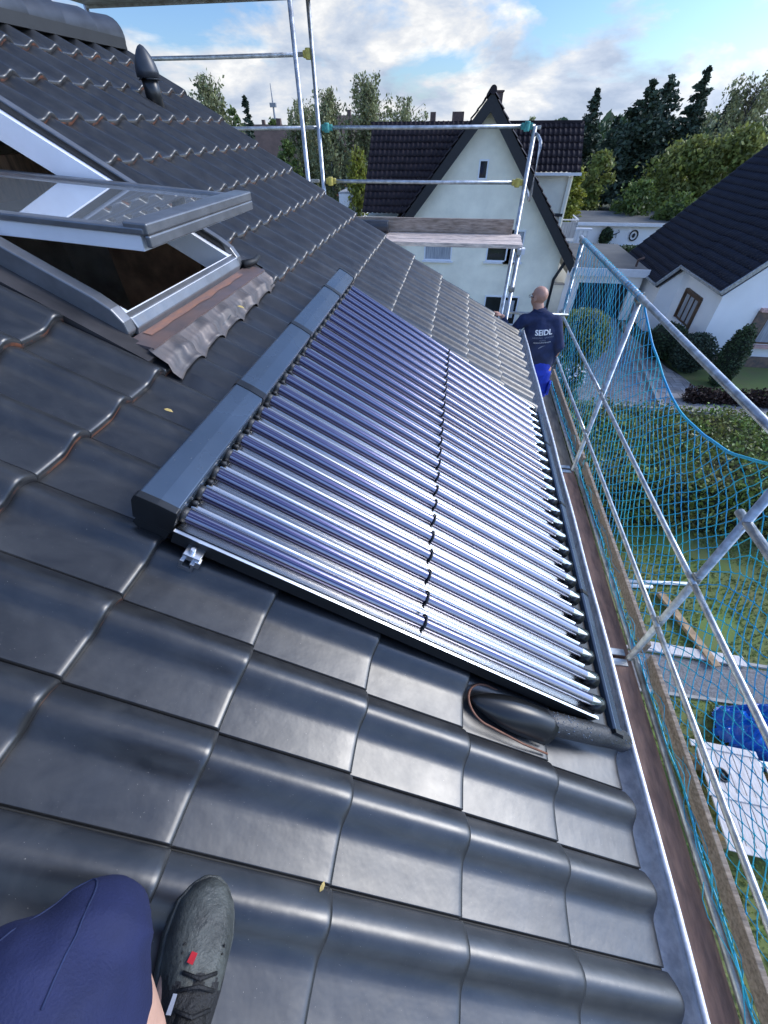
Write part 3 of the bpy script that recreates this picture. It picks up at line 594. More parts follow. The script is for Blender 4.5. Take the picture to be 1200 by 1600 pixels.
hd_ = MB()
for i in range(120):
    t = random.uniform(0.05, 0.9); k = t*(len(hp)-1); a = hp[int(k)]; b = hp[min(len(hp)-1, int(k)+1)]; c0 = a+(b-a)*(k-int(k)); an_ = random.uniform(-1.1, 1.1); s1_, u1_ = frame(b-a, V((0.5, 0, 0.866))); r = random.uniform(0.0010, 0.0026)
    hd_.ball(c0+s1_*(0.041*math.sin(an_))+u1_*(0.041*math.cos(an_)), (r*1.2, r*1.2, r*0.8), 6, 4)
o = hd_.build('rain_drops', M['drop'], ho, True); o['kind'] = 'stuff'
# fallen leaves on the roof
def dead_leaf(s, y, n, rz, label, k=1.0):
    mb = MB(); c = math.cos(rz); s_ = math.sin(rz); pts = []
    for a, b, h in ((-.02, 0, 0.001), (-.008, .009, .004), (.008, .008, .005), (.02, 0, .002), (.008, -.008, .005), (-.008, -.009, .004)):
        a *= k; b *= k; pts.append(RP(s+a*c-b*s_, y+a*s_+b*c, n+h))
    mb.add(pts, [(0, 1, 2, 5), (2, 3, 4, 5)]); o = mb.build('fallen_leaf', M['leaf_fall']); o.modifiers.new('s', 'SOLIDIFY').thickness = 0.0006
    tag(o, label, 'leaf', 'fallen yellow leaves on the roof')
dead_leaf(-1.255, 2.10, 0.044, 0.5, 'yellow leaf lying on the crinkled lead skirt below the roof window', 0.9)
dead_leaf(-1.145, 1.20, 0.016, 0.2, 'small yellow leaf at a tile edge between the roof window and the collector', 0.8)
dead_leaf(-0.19, 0.06, 0.016, 1.3, 'tiny yellow leaf in the tile joint beyond the shoe', 0.5)

# ================================================================== SCAFFOLD ALONG THE EAVE
sc1 = thing('eave_scaffold', 'galvanised scaffold with brown deck running along the gutter', 'scaffold', (1.4, 2, -8))
XP = 1.71; PY = [6.98, 4.36, 1.85, -0.74]; r_ = 0.0242
for y in PY:
    mb = MB(); mb.tube([V((XP, y, -8)), V((XP, y, -1.17))], r_, 16); mb.build('post', M['galv'], sc1, True)
    mb = MB(); mb.tube([V((1.02, y, -8)), V((1.02, y, -3.24))], r_, 12); mb.build('post', M['galv'], sc1, True)
    mb = MB(); mb.bar(V((0.98, y, -3.22)), V((XP, y, -3.22)), 0.05, 0.05); mb.build('transom', M['galv_dirty'], sc1)
    mb = MB(); mb.box((XP-0.33, y-0.05, -3.135), (0.60, 0.055, 0.012)); mb.box((XP-0.33, y+0.04, -3.135), (0.60, 0.055, 0.012)); mb.build('deck_end_plate', M['galv'], sc1)
    mb = MB(); mb.box((XP, y, -1.17), (0.07, 0.075, 0.06)); mb.tube([V((XP-0.05, y, -1.17)), V((XP+0.06, y, -1.17))], 0.017, 8); mb.tube([V((XP+0.02, y+0.03, -1.20)), V((XP+0.02, y+0.03, -1.12))], 0.012, 6); mb.build('coupler', M['galv_dirty'], sc1, False, 0.006)
    for z in (-2.10, -2.60):
        mb = MB(); mb.box((XP-0.012, y, z), (0.035, 0.06, 0.075)); mb.build('rail_wedge', M['galv_dirty'], sc1, False, 0.005)
for a, b in zip(PY[:-1], PY[1:]):
    for z in (-1.135 if b > 0 else None, -2.10, -2.60):
        if z is None: continue
        mb = MB(); n_ = 6; mb.tube([V((XP-0.03, a+0.05+(b-a-0.1)*i/n_, z-0.004*math.sin(math.pi*i/n_))) for i in range(n_+1)], 0.0190 if z != -1.135 else 0.024, 14); mb.build('guard_rail', M['galv'], sc1, True)
    mb = MB(); mb.box((XP+0.10, (a+b)/2, -3.04), (0.032, abs(b-a)-0.08, 0.13)); mb.build('toe_board', M['grey_wood'], sc1, False, 0.004)
    mb = MB()
    wm = 'deck_wood' if b < 1.9 else 'deck_far'
    mb.box((1.20, (a+b)/2, -3.165), (0.32, abs(b-a)-0.02, 0.045)); mb.box((1.545, (a+b)/2, -3.162), (0.350, abs(b-a)-0.02, 0.045)); mb.build('deck_board', M[wm], sc1, False, 0.004)
    mb = MB(); mb.tube([V((XP+0.03, a, -3.11)), V((XP+0.03, b, -3.11))], 0.022, 12); mb.build('ledger', M['galv'], sc1, True)
# end guard frame by the worker
mb = MB(); mb.tube([V((0.80, 6.6, -2.02)), V((1.70, 6.6, -2.02))], 0.019, 12); mb.tube([V((1.03, 6.6, -2.02)), V((1.03, 6.6, -3.1))], 0.019, 12); mb.build('end_rail', M['galv'], sc1, True)
mb = MB(); mb.tube([V((XP, -0.74, -1.58)), V((XP, 1.93, -1.58))], 0.024, 14); mb.build('guard_rail', M['galv'], sc1, True)

# safety net
netT = []
def ztop(y):
    for a, b, sag in ((6.98, 4.36, 0.03), (4.36, 1.85, 0.46), (1.85, -0.74, 0.62)):
        if b <= y <= a:
            t = (a-y)/(a-b); base_z = -1.17
            return base_z-sag*math.sin(math.pi*t)**0.8*1.0 if sag > 0.1 else base_z-sag*math.sin(math.pi*t)
    return -1.17
def netp(y, b):
    zt = ztop(min(6.98, max(-0.74, y))); zb = -3.22; z = zb+(zt-zb)*b
    x = XP+0.045+0.08*(1-b)+0.10*math.sin(math.pi*b)*(0.6+0.6*mnoise.noise(V((y*0.8, 5, b))))+0.03*mnoise.noise(V((y*2.5, z*2.5, 7)))
    if y < 4.36: x += 0.10*math.sin(math.pi*min(1, (4.36-y)/2.5))*b
    z += 0.028*mnoise.noise(V((y*3, z*3, 2))); yy = y+0.03*mnoise.noise(V((y*3, z*3, 9)))
    return V((x, yy, z))
mb = MB(); dy, nb = 0.060, 28; ni = int((6.98+0.74)/dy)
def seg(mb, a, b, r):
    d = b-a; s_, u_ = frame(d); vs = []
    for p in (a, b):
        for q in range(4): t = math.pi/2*q; vs.append(p+s_*(r*math.cos(t))+u_*(r*math.sin(t)))
    mb.add(vs, [(q, (q+1) % 4, 4+(q+1) % 4, 4+q) for q in range(4)])
nodes = {}
for i in range(ni+1):
    for j in range(nb+1):
        if (i+j) % 2 == 0: nodes[(i, j)] = netp(6.98-i*dy, j/nb)
for (i, j), p in nodes.items():
    for dj in (-1, 1):
        q = nodes.get((i+1, j+dj))
        if q is not None:
            mid = (p+q)/2+V((random.uniform(-.003, .003), random.uniform(-.004, .004), -0.004+random.uniform(-.003, .002)))
            rr_ = 0.0034 if p.y < 4.4 else 0.0025; seg(mb, p, mid, rr_); seg(mb, mid, q, rr_)
    if 0 < j < nb: mb.ball(p, 0.0070, 5, 3)
net = thing('safety_net', 'bright blue knotted safety net hung on the scaffold, sagging between its posts', 'safety net', (XP+0.06, 3, -3.2))
mb.build('net_mesh', M['net_blue'], net)
mb = MB(); mb.tube([netp(6.98-0.04*i, 1.0) for i in range(int(7.72/0.04))], 0.0095, 6); mb.tube([netp(6.98-0.04*i, 0.0)+V((0, 0, 0.0)) for i in range(int(7.72/0.04))], 0.0065, 6); mb.build('border_rope', M['net_blue'], net, True)
mb = MB()
for k in range(30):       # slack net gathered along the deck edge
    y = 6.5-k*0.215; x0 = XP+random.uniform(-0.02, 0.10); pts = []
    for i in range(12): pts.append(V((x0+0.045*mnoise.noise(V((k, i*0.35, 0))), y-i*0.07, -3.03+0.12*mnoise.noise(V((k, i*0.3, 4))))))
    mb.tube(pts, 0.0026, 4)
mb.build('gathered_cord', M['net_blue'], net, True); mb = MB()
for k in range(26):       # net gathered round the far end post
    pts = []
    for i in range(24): pts.append(V((XP+0.05*mnoise.noise(V((k*3.1, i*0.3, 0))), 6.98+0.06*mnoise.noise(V((k*1.7, i*0.3, 5))), -1.17-i*0.085)))
    mb.tube(pts, 0.0035, 4)
mb.build('gathered_cord', M['net_blue'], net, True); mb = MB()
for k in range(16):       # lashings round the top rail
    y = 6.8-k*0.16; pts = []
    for i in range(16): a = 2*math.pi*i/7; pts.append(V((XP-0.03+0.030*math.cos(a), y-0.01*i, -1.137+0.030*math.sin(a))))
    mb.tube(pts, 0.0035, 4)
mb.build('lashing', M['net_blue'], net, True)

# ---- gable scaffold beyond the verge
sc2 = thing('gable_scaffold', 'tall galvanised scaffold beyond the roof edge with weathered wooden planks', 'scaffold', (-0.5, 6.3, -8))
YO, YI = 6.66, 6.0
for (x, y, zt) in ((0.755, YO, -0.02), (0.755, YI, -1.10), (-1.82, YO, 1.9), (-1.82, YI, 1.9), (-4.4, YO, 3.0), (-4.4, YI, 3.0)):
    mb = MB(); mb.tube([V((x, y, -8)), V((x, y, zt))], r_, 16); mb.build('post', M['galv'], sc2, True)
def rail(x0, x1, y, z, r=0.020): mb = MB(); mb.tube([V((x0, y, z)), V((x0*0.5+x1*0.5, y, z-0.004)), V((x1, y, z))], r, 14); mb.build('guard_rail', M['galv'], sc2, True)
for z in (-0.02, -0.53): rail(-1.82, 0.755, YO+0.03, z); rail(-4.4, -1.82, YO+0.03, z) if z > -0.3 else None
rail(-4.4, -1.82, YO+0.03, 0.585)
def wedge(x, z, m): mb = MB(); mb.box((x, YO+0.03, z), (0.13, 0.055, 0.06)); mb.tube([V((x, YO+0.0, z-0.045)), V((x, YO, z+0.045))], 0.034, 10); mb.build('coupler', M[m], sc2, False, 0.008)
wedge(-1.82+0.10, -0.02, 'teal'); wedge(-1.82+0.10, -0.53, 'yellow'); wedge(-1.82-0.05, 0.585, 'yellow'); wedge(0.755-0.09, -0.02, 'teal'); wedge(0.755-0.09, -0.53, 'yellow')
for (x, z) in ((-1.95, -0.02), (-1.95, -0.53), (-1.95, 0.585), (0.755, -0.03)): mb = MB(); mb.box((x, YO+0.03, z), (0.14, 0.04, 0.035)); mb.build('rail_wedge', M['galv_dirty'], sc2, False, 0.008)
mb = MB(); mb.tube([V((0.77, YO, -0.08)), V((0.80, YO-0.06, -0.10)), V((0.80, YI+0.30, -0.14)), V((0.80, YI+0.24, -0.18)), V((0.80, YI+0.24, -0.60)), V((0.80, YI+0.30, -0.66)), V((0.785, YO-0.06, -0.60))], 0.017, 12); mb.build('end_guard_hoop', M['galv'], sc2, True)
mb = MB(); mb.box((-3.1, 6.33, 1.02), (2.6, 0.64, 0.05)); mb.bar(V((-4.4, YO, 1.0)), V((-1.76, YO, 1.0)), 0.04, 0.06); mb.build('upper_deck', M['galv_dirty'], sc2, False, 0.006)
mb = MB(); mb.box((-1.78, 6.33, 1.0), (0.06, 0.74, 0.06)); mb.build('transom', M['galv_dirty'], sc2)
for i, y in enumerate((YI+0.105, YI+0.325, YI+0.545)):
    mb = MB(); mb.box((-0.53+0.01*i, y, -1.085+0.002*i), (2.64, 0.205, 0.045)); mb.build('plank', M['pale_plank'], sc2, False, 0.004)
mb = MB(); mb.box((-0.55, YO-0.045, -0.975), (2.50, 0.032, 0.16)); mb.build('toe_board', M['grey_wood'], sc2, False, 0.004)
mb = MB(); mb.box((0.755, 6.33, -1.135), (0.05, 0.76, 0.05)); mb.build('transom', M['galv_dirty'], sc2)
mb = MB(); mb.box((0.80, YI+0.02, -1.13), (0.05, 0.10, 0.06)); mb.build('plank_hook', M['white_paint'], sc2)
mb = MB(); mb.box((0.755, YI, -1.55), (0.075, 0.07, 0.06)); mb.build('coupler', M['galv_dirty'], sc2, False, 0.01)
rt = MB(); rt.tube([V((-1.35, YO-0.16, -0.985)), V((-0.93, YO-0.16, -0.985))], 0.075, 18, True, 0.95); rt.box((-0.955, YO-0.16, -1.045), (0.02, 0.12, 0.02)); o = rt.build('spare_ridge_tile', M['ridge_clay'], None, True, 0.004)
tag(o, 'dark spare ridge tile lying on the scaffold planks against the toe board', 'roof tile')

# ================================================================== THE WORKER
man = thing('person', 'bald man in navy sweatshirt and blue shorts on the scaffold deck by the gutter', 'person', (1.2, 5.3, -3.14))
hips = V((1.17, 5.28, -2.24)); ch = V((1.10, 5.33, -1.83)); nk = V((1.045, 5.37, -1.62)); hc = V((1.01, 5.40, -1.475))
yaw = Matrix.Rotation(math.radians(38), 3, 'Z')
body = MB()
body.limb([hips, V((1.13, 5.30, -2.05)), ch, V((1.06, 5.35, -1.70))], [0.12, 0.12, 0.135, 0.11], 18, 0.66, V((0, 1, 0.0)))
body.limb([nk-V((0, 0, 0.04)), hc-V((0, 0, 0.04))], [0.068, 0.060])
lsh, lel, lha = V((0.885, 5.33, -1.71)), V((0.80, 5.17, -1.93)), V((0.70, 5.21, -1.765))
rsh, rel, rha = V((1.26, 5.33, -1.71)), V((1.36, 5.24, -1.97)), V((1.33, 5.34, -2.20))
lha = V((0.62, 5.28, -1.665)); lel = V((0.74, 5.30, -1.86))
body.limb([lsh, lel], [0.055, 0.042]); body.limb([lel, lha], [0.042, 0.028]); body.limb([rsh, rel], [0.055, 0.042]); body.limb([rel, rha], [0.042, 0.027])
def hand(mb, w_, d, side, nrm, curl, k=1.0):
    d = d.normalized(); side = side.normalized(); nrm = nrm.normalized()
    mb.limb([w_, w_+d*0.045*k, w_+d*0.085*k], [0.026*k, 0.036*k, 0.038*k], 12, 0.45, nrm)
    for q, (o_, l) in enumerate(((-0.030, 0.060), (-0.010, 0.070), (0.010, 0.066), (0.029, 0.052))):
        p = w_+d*0.085*k+side*o_*k; a = p+(d+nrm*-curl*0.3)*l*0.45*k; b = a+(d+nrm*-curl)*l*0.33*k; c = b+(d*0.6+nrm*-curl*1.4)*l*0.25*k
        mb.limb([p, a, b, c], [0.0105*k, 0.0098*k, 0.009*k, 0.0075*k], 8)
    p = w_+d*0.03*k-side*0.028*k; a = p+(d*0.6-side*0.7-nrm*0.3)*0.04*k; b = a+(d*0.9-side*0.2-nrm*0.3)*0.032*k
    mb.limb([p, a, b], [0.014*k, 0.012*k, 0.009*k], 8)
hand(body, lha, V((-0.6, 0.35, 0.25)), V((0.3, 0.8, -0.2)), V((0.3, 0, 1)), 0.7)
hand(body, rha, V((-0.1, 0.12, -1)), V((0, 1, 0.1)), V((1, 0, -0.1)), 0.6)
for sx_, fx, fy in ((-1, 1.09, 5.36), (1, 1.27, 5.22)):
    hp0 = hips+V((0.085*sx_, 0, -0.03)); kn = V((fx-0.005, (fy+hp0.y)/2+0.03, -2.68)); an = V((fx, fy-0.02, -3.07))
    body.limb([hp0, kn], [0.088, 0.058]); body.limb([kn, kn*0.6+an*0.4-V((0, 0.015, 0)), an], [0.056, 0.060, 0.038])
    body.limb([an-V((0, 0.02, 0.02)), V((fx, fy+0.08, -3.105))], [0.035, 0.03])
# head: skull, jaw, nose, ears, eye sockets
def hd(x, y, z): return hc+yaw @ V((x, y, z))
body.ball(hd(0, -0.012, 0.035), (0.078, 0.096, 0.088), 20, 14, yaw); body.ball(hd(0, 0.022, -0.035), (0.062, 0.070, 0.075), 16, 10, yaw); body.ball(hd(0, 0.052, -0.078), (0.032, 0.03, 0.026), 12, 8, yaw)
body.limb([hd(0, 0.085, 0.01), hd(0, 0.107, -0.026)], [0.010, 0.015]); body.ball(hd(0, 0.088, -0.056), (0.026, 0.012, 0.010), 10, 6, yaw); body.ball(hd(0, 0.080, 0.028), (0.05, 0.014, 0.01), 10, 6, yaw)
for e in (-1, 1): body.ball(hd(0.080*e, -0.010, -0.008), (0.012, 0.022, 0.032), 10, 8, yaw)
bo = fuse(body, 'body', M['skin'], man, 0.0085, 3)
# glasses, eyes
gl = MB()
for e in (-1, 1):
    gl.tube([hd(0.083*e, -0.005, 0.012), hd(0.080*e, 0.05, 0.012), hd(0.064*e, 0.098, 0.008)], 0.0028, 6)
    ring = [hd(0.034*e+0.026*math.cos(t), 0.100, 0.0+0.019*math.sin(t)) for t in [2*math.pi*i/12 for i in range(13)]]; gl.tube(ring, 0.0022, 5)
gl.tube([hd(-0.01, 0.102, 0.005), hd(0.01, 0.102, 0.005)], 0.002, 5); gl.build('glasses', M['black_plastic'], man, True)
ey = MB()
for e in (-1, 1): ey.ball(hd(0.032*e, 0.078, 0.0), 0.011, 10, 8)
ey.build('eyes', M['white_print'], man, True)
sw = MB()
sw.limb([V((1.165, 5.285, -2.24)), V((1.15, 5.285, -2.10)), V((1.125, 5.31, -1.98)), ch, V((1.075, 5.345, -1.74))], [0.172, 0.182, 0.192, 0.208, 0.165], 24, 0.66, V((0, 1, 0)))
sw.limb([lsh+V((0.02, 0, 0.005)), rsh+V((-0.02, 0, 0.005))], [0.070, 0.070]); sw.limb([lsh+V((0.07, 0, 0.03)), nk+V((0, -0.005, -0.01))], [0.055, 0.072]); sw.limb([rsh+V((-0.07, 0, 0.03)), nk+V((0, -0.005, -0.01))], [0.055, 0.072])
sw.limb([lsh, lel, lel+(lha-lel)*0.86], [0.074, 0.062, 0.040]); sw.limb([rsh, rel, rel+(rha-rel)*0.90], [0.074, 0.060, 0.042])
swo = fuse(sw, 'sweatshirt', M['navy'], man, 0.0095, 5)
nr_ = MB(); ring = [nk+V((0.066*math.cos(t), 0.062*math.sin(t)-0.004, 0.032+0.012*math.sin(t))) for t in [2*math.pi*i/20 for i in range(21)]]; nr_.tube(ring, 0.011, 8); nr_.build('collar', M['navy'], man, True)
sh = MB(); sh.limb([V((1.165, 5.285, -2.17)), V((1.17, 5.28, -2.32))], [0.160, 0.168], 20, 0.75, V((0, 1, 0)))
for sx_, fx, fy in ((-1, 1.09, 5.36), (1, 1.27, 5.22)):
    hp0 = hips+V((0.078*sx_, 0, -0.04)); kn = V((fx-0.002, (fy+hp0.y)/2+0.028, -2.63)); sh.tube([hp0, hp0*0.5+kn*0.5, kn], [0.102, 0.100, 0.096], 18)
shp = fuse(sh, 'shorts', M['royal'], man, 0.0095, 4)
pk = MB(); pk.box((1.355, 5.20, -2.48), (0.03, 0.12, 0.16), Matrix.Rotation(math.radians(-12), 3, 'Z')); pk.build('cargo_pocket', M['royal'], shp, False, 0.012)
st = MB()
for fx, fy in ((1.09, 5.36), (1.27, 5.22)):
    st.limb([V((fx, fy-0.09, -3.10)), V((fx, fy+0.06, -3.105)), V((fx, fy+0.15, -3.11))], [0.042, 0.05, 0.04], 12, 0.8); st.tube([V((fx, fy-0.03, -3.08)), V((fx, fy-0.03, -2.98))], [0.055, 0.052], 12)
fuse(st, 'shoes', M['shoe_black'], man, 0.009, 3)
# print on the back, laid onto the cloth
bpy.context.view_layer.update()
bvh = BVHTree.FromPolygons([v.co+wloc(swo)-V((0, 0, H)) for v in swo.data.vertices], [tuple(p.vertices) for p in swo.data.polygons])
def text_on_back(txt, size, cx_, z, m, name, shear=0.0, bold=0.0):
    cu = bpy.data.curves.new(name, 'FONT'); cu.body = txt; cu.size = size; cu.align_x = 'CENTER'; cu.offset = bold; cu.resolution_u = 3
    t = bpy.data.objects.new(name, cu); COL.objects.link(t); dg = bpy.context.evaluated_depsgraph_get(); dg.update()
    me = bpy.data.meshes.new_from_object(t.evaluated_get(dg)); bpy.data.objects.remove(t)
    ob = wloc(man)-V((0, 0, H)); ang = math.radians(6)
    import bmesh
    bm = bmesh.new(); bm.from_mesh(me); bmesh.ops.triangulate(bm, faces=bm.faces[:]); bmesh.ops.subdivide_edges(bm, edges=[e for e in bm.edges if e.calc_length() > size*0.3], cuts=2); bm.to_mesh(me); bm.free()
    for v in me.vertices:
        x = cx_+v.co.x*math.cos(ang)-v.co.y*math.sin(ang); zz = z+v.co.x*math.sin(ang)+v.co.y*math.cos(ang)
        hit = bvh.ray_cast(V((x, 4.6, zz)), V((0, 1, 0))); y = hit[0].y-0.004 if hit[0] is not None else 5.17
        v.co = V((x, y, zz))-ob
    me.materials.clear(); me.materials.append(m); o = bpy.data.objects.new(name, me); COL.objects.link(o); o.parent = swo
    o.location = -swo.location; return o
text_on_back('SEIDL', 0.080, 1.125, -1.825, M['white_print'], 'back_lettering', bold=0.0022)
text_on_back('HEIZUNG · SANITÄR', 0.027, 1.13, -1.865, M['faint_print'], 'back_lettering')
text_on_back('KLIMA', 0.025, 1.13, -1.895, M['faint_print'], 'back_lettering')
text_on_back('HEIZUNG-SANITÄR-KLIMA', 0.017, 1.13, -1.918, M['white_print'], 'back_lettering')
sg = MB()
for k in range(2):
    pts = []
    for i in range(14):
        t = i/13; x = 1.10+0.075*t; z = -1.985+0.035*t+0.008*math.sin(t*3)+0.006*k; hit = bvh.ray_cast(V((x, 4.6, z)), V((0, 1, 0))); pts.append(V((x, (hit[0].y if hit[0] is not None else 5.17)-0.003, z)))
    sg.tube(pts, [0.004*(1-abs(2*i/13-0.6))+0.0008 if abs(2*i/13-0.6) < 1 else 0.0008 for i in range(14)], 5)
sg.build('back_emblem', M['faint_print'], swo, True)

# ================================================================== THE PHOTOGRAPHER'S KNEE AND SHOE
ph = thing('person', 'raised knee in dark blue shorts and grey work shoe on the tiles, bottom corner', 'person', (-0.33, -0.1, -1.12))
kn = V((-0.356, -0.072, -0.73)); hip = V((-0.49, -0.44, -0.66)); an = V((-0.335, -0.225, -1.02))
lg = MB(); lg.limb([hip, kn+V((0, 0, -0.03))], [0.075, 0.042]); lg.limb([kn+V((0, 0, -0.04)), V((-0.332, -0.16, -0.90)), an+V((0, 0, 0.05)), an+V((0, 0.02, -0.04))], [0.042, 0.054, 0.038, 0.038])
lg.limb([an+V((0, 0, -0.05)), an+V((-0.04, 0.20, -0.085))], [0.035, 0.03]); lg.limb([hip, V((-0.45, -0.62, -0.62))], [0.085, 0.10]); fuse(lg, 'body', M['skin_leg'], ph, 0.009, 5)
ts = MB(); ts.limb([hip+V((-0.05, -0.25, 0.0)), hip+V((-0.005, 0, 0.01)), (hip+kn)/2+V((-0.01, 0, 0.012)), kn+V((-0.012, -0.03, 0.012)), kn+V((-0.004, 0.008, -0.006))], [0.15, 0.140, 0.122, 0.104, 0.078], 22, 0.95)
ts.limb([kn+V((0.0, -0.05, -0.02)), kn+V((0.015, -0.14, -0.040))], [0.092, 0.088])
tso = fuse(ts, 'work_shorts', M['navy_shorts'], ph, 0.009, 8)
for v in tso.data.vertices:
    d = mnoise.noise(v.co*6.0)*0.010+abs(mnoise.noise(V((v.co.x*14+v.co.y*9, v.co.y*22, v.co.z*9))))*-0.010; v.co += v.normal*d
sc_ = MB()     # seam over the knee and hem
bvk = BVHTree.FromPolygons([v.co+wloc(ph)-V((0, 0, H)) for v in tso.data.vertices], [tuple(p.vertices) for p in tso.data.polygons])
def on_shorts(x, y):
    h = bvk.ray_cast(V((x, y, 0)), V((0, 0, -1))); return h[0]+V((0, 0, 0.0008)) if h[0] is not None else None
pts = [p for p in (on_shorts(-0.45+0.13*t-0.01, -0.22+0.05*math.sin(t*3)+0.17*math.sin(t*2.4)) for t in [i/24 for i in range(25)]) if p is not None]
if len(pts) > 3: sc_.tube(pts, 0.0013, 5)
pts = [p for p in (on_shorts(-0.47+0.05*t, -0.10-0.25*t) for t in [i/20 for i in range(21)]) if p is not None]
if len(pts) > 3: sc_.tube(pts, 0.0013, 5)
sc_.build('seam', M['navy'], tso, True)
# shoe (S3 work shoe): upper, toe cap, sole, tongue, laces, label
sl_ = math.radians(0); ax = V((-0.10, 1, 0.0)).normalized(); sd = V((C30, 0.10, -0.5)).normalized(); up_ = sd.cross(ax).normalized(); 
if up_.z < 0: up_ = -up_
hl = RP(-0.335/C30-0.012, -0.265, 0.015)
def SH(a, b, c): return hl+ax*a+sd*b+up_*c     # a: heel->toe, b: to the right, c: up
def shoe_sec(a):
    t = a/0.30; w_ = float(np.interp(t, [0, .08, .3, .55, .72, .88, .97, 1.0], [.022, .040, .043, .055, .060, .052, .031, .008])); h_ = float(np.interp(t, [0, .1, .3, .5, .7, .85, .96, 1], [.09, .10, .095, .080, .062, .052, .038, .012])); off = float(np.interp(t, [0, .5, 1], [0, 0.003, -0.006])); return w_, h_, off
mb = MB(); vs = []; fs = []; na, nc = 60, 30
for i in range(na+1):
    a = 0.30*i/na; w_, h_, off = shoe_sec(a)
    for q in range(nc+1):
        t = math.pi*q/nc; ct, st_ = math.cos(t), math.sin(t)
        vs.append(SH(a, off-w_*math.copysign(abs(ct)**0.75, ct), 0.014+h_*st_**0.8))
for i in range(na):
    for q in range(nc): fs.append((i*(nc+1)+q, i*(nc+1)+q+1, (i+1)*(nc+1)+q+1, (i+1)*(nc+1)+q))
mb.add(vs, fs)
mb.m = [1 if (f[0]//(nc+1)) < 30+3.6*abs(((f[0] % (nc+1))*0.42) % 2-1) and (2 <= (f[0] % (nc+1)) <= nc-3) and not ((f[0]//(nc+1)) < 21 and (f[0] % (nc+1)) < 7) else 0 for f in fs]
shoe = mb.build('work_shoe', [M['shoe'], M['shoe_black']], ph, True)
mb = MB(); outl = []
for i in range(41):
    a = 0.30*i/40; w_, h_, off = shoe_sec(a); outl.append((a+(0.004 if i == 40 else -0.003 if i == 0 else 0), off+w_+0.005))
for i in range(40, -1, -1):
    a = 0.30*i/40; w_, h_, off = shoe_sec(a); outl.append((a+(0.004 if i == 40 else -0.003 if i == 0 else 0), off-w_-0.005))
mb.prism([SH(a, b, -0.014) for a, b in outl], V((0, 0, 0)), up_*0.034); mb.build('sole', M['shoe'], shoe, False, 0.004)
mb = MB(); vs = []; fs = []     # tongue
for i in range(13):
    t = i/12; a = 0.185-0.13*t; w_ = 0.020+0.010*t
    for q in range(7): u = q/6*2-1; vs.append(SH(a, 0.002+w_*u, 0.108-0.022*(1-t)+0.055*t*t-0.012*u*u+(-0.012 if i == 0 else 0)))
for i in range(12):
    for q in range(6): fs.append((i*7+q, i*7+q+1, (i+1)*7+q+1, (i+1)*7+q))
mb.add(vs, fs); tg = mb.build('tongue', M['shoe_black'], shoe, True); tg.modifiers.new('s', 'SOLIDIFY').thickness = -0.006
mb = MB()
for i in range(5):
    a = 0.175-0.020*i; h_ = 0.105+0.006*i-0.012+0.004; k = 1 if i % 2 else -1
    mb.tube([SH(a, -0.028, h_-0.014), SH(a+0.006*k, 0.0, h_+0.004), SH(a, 0.030, h_-0.014)], 0.0028, 6)
mb.build('laces', M['shoe_black'], shoe, True)
mb = MB(); mb.prism([SH(0.187, -0.026, 0.083), SH(0.200, -0.022, 0.082), SH(0.198, -0.013, 0.089), SH(0.184, -0.017, 0.091)], V((0, 0, 0)), up_*0.003); mb.build('red_tag', M['red_label'], shoe)
mb = MB(); mb.prism([SH(0.130, -0.037, 0.085), SH(0.152, -0.034, 0.084), SH(0.152, -0.029, 0.091), SH(0.130, -0.031, 0.094)], V((0, 0, 0)), up_*0.0025); mb.build('side_tag', M['white_print'], shoe)
mb = MB()
for e in (-1, 1):     # notched overlay where toe cap meets the mesh
    for k in range(5): mb.tube([SH(0.150+0.012*k, e*(0.040+0.001*k), 0.050), SH(0.165+0.011*k, e*0.034, 0.075)], 0.0016, 5)
mb.build('ribs', M['shoe_black'], shoe, True)

# ================================================================== GROUND
def sheet(name, poly, z, m, kind='structure'):
    mb = MB(); mb.add([V((x, y, z)) for x, y in poly], [tuple(range(len(poly)))]); o = mb.build(name, m); o['kind'] = kind; return o
sheet('ground', [(-900, -300), (900, -300), (900, 1500), (-900, 1500)], -8.02, M['ground'])
sheet('lawn', [(1.9, -3), (16, -3), (16, 13.6), (1.9, 13.6)], -8.0, M['lawn'])
sheet('gravel_path', [(1.9, 4.08), (16, 4.12), (16, 4.62), (1.9, 4.95)], -7.996, M['gravel'])
mb = MB(); mb.box((9, 4.86, -7.98), (14, 0.06, 0.07), Matrix.Rotation(math.radians(-1.2), 3, 'Z')); mb.box((9, 4.05, -7.98), (14, 0.06, 0.07)); tag(mb.build('path_kerb', M['kerb']), kind='structure')
sheet('street', [(-30, 13.7), (60, 12.6), (60, 14.6), (-30, 15.4)], -7.996, M['asphalt'])
sheet('pavement', [(6.0, 15.55), (40, 14.7), (40, 16.3), (11.0, 16.6), (9.9, 19.5), (9.4, 23.5), (8.4, 24), (8.2, 17.5), (6.0, 17.3)], -7.992, M['slabs'])
sheet('driveway', [(4.6, 13.9), (8.3, 13.6), (8.2, 17.5), (9.3, 26), (4.8, 26), (4.4, 17)], -7.99, M['pavers'])
sheet('front_lawn', [(10.6, 16.75), (40, 16.45), (40, 21), (9.95, 21), (10.2, 18.8)], -7.988, M['lawn'])
mb = MB(); mb.prism([V((6, 15.42, -8)), V((40, 14.55, -8)), V((40, 14.70, -8)), V((6, 15.57, -8))], V((0, 0, 0)), V((0, 0, 0.11))); tag(mb.build('kerb', M['kerb']), kind='structure')
mb = MB(); mb.prism([V((8.28, 15.6, -8)), V((8.42, 15.6, -8)), V((9.45, 25, -8)), V((9.30, 25, -8))], V((0, 0, 0)), V((0, 0, 0.16))); tag(mb.build('kerb', M['kerb']), kind='structure')
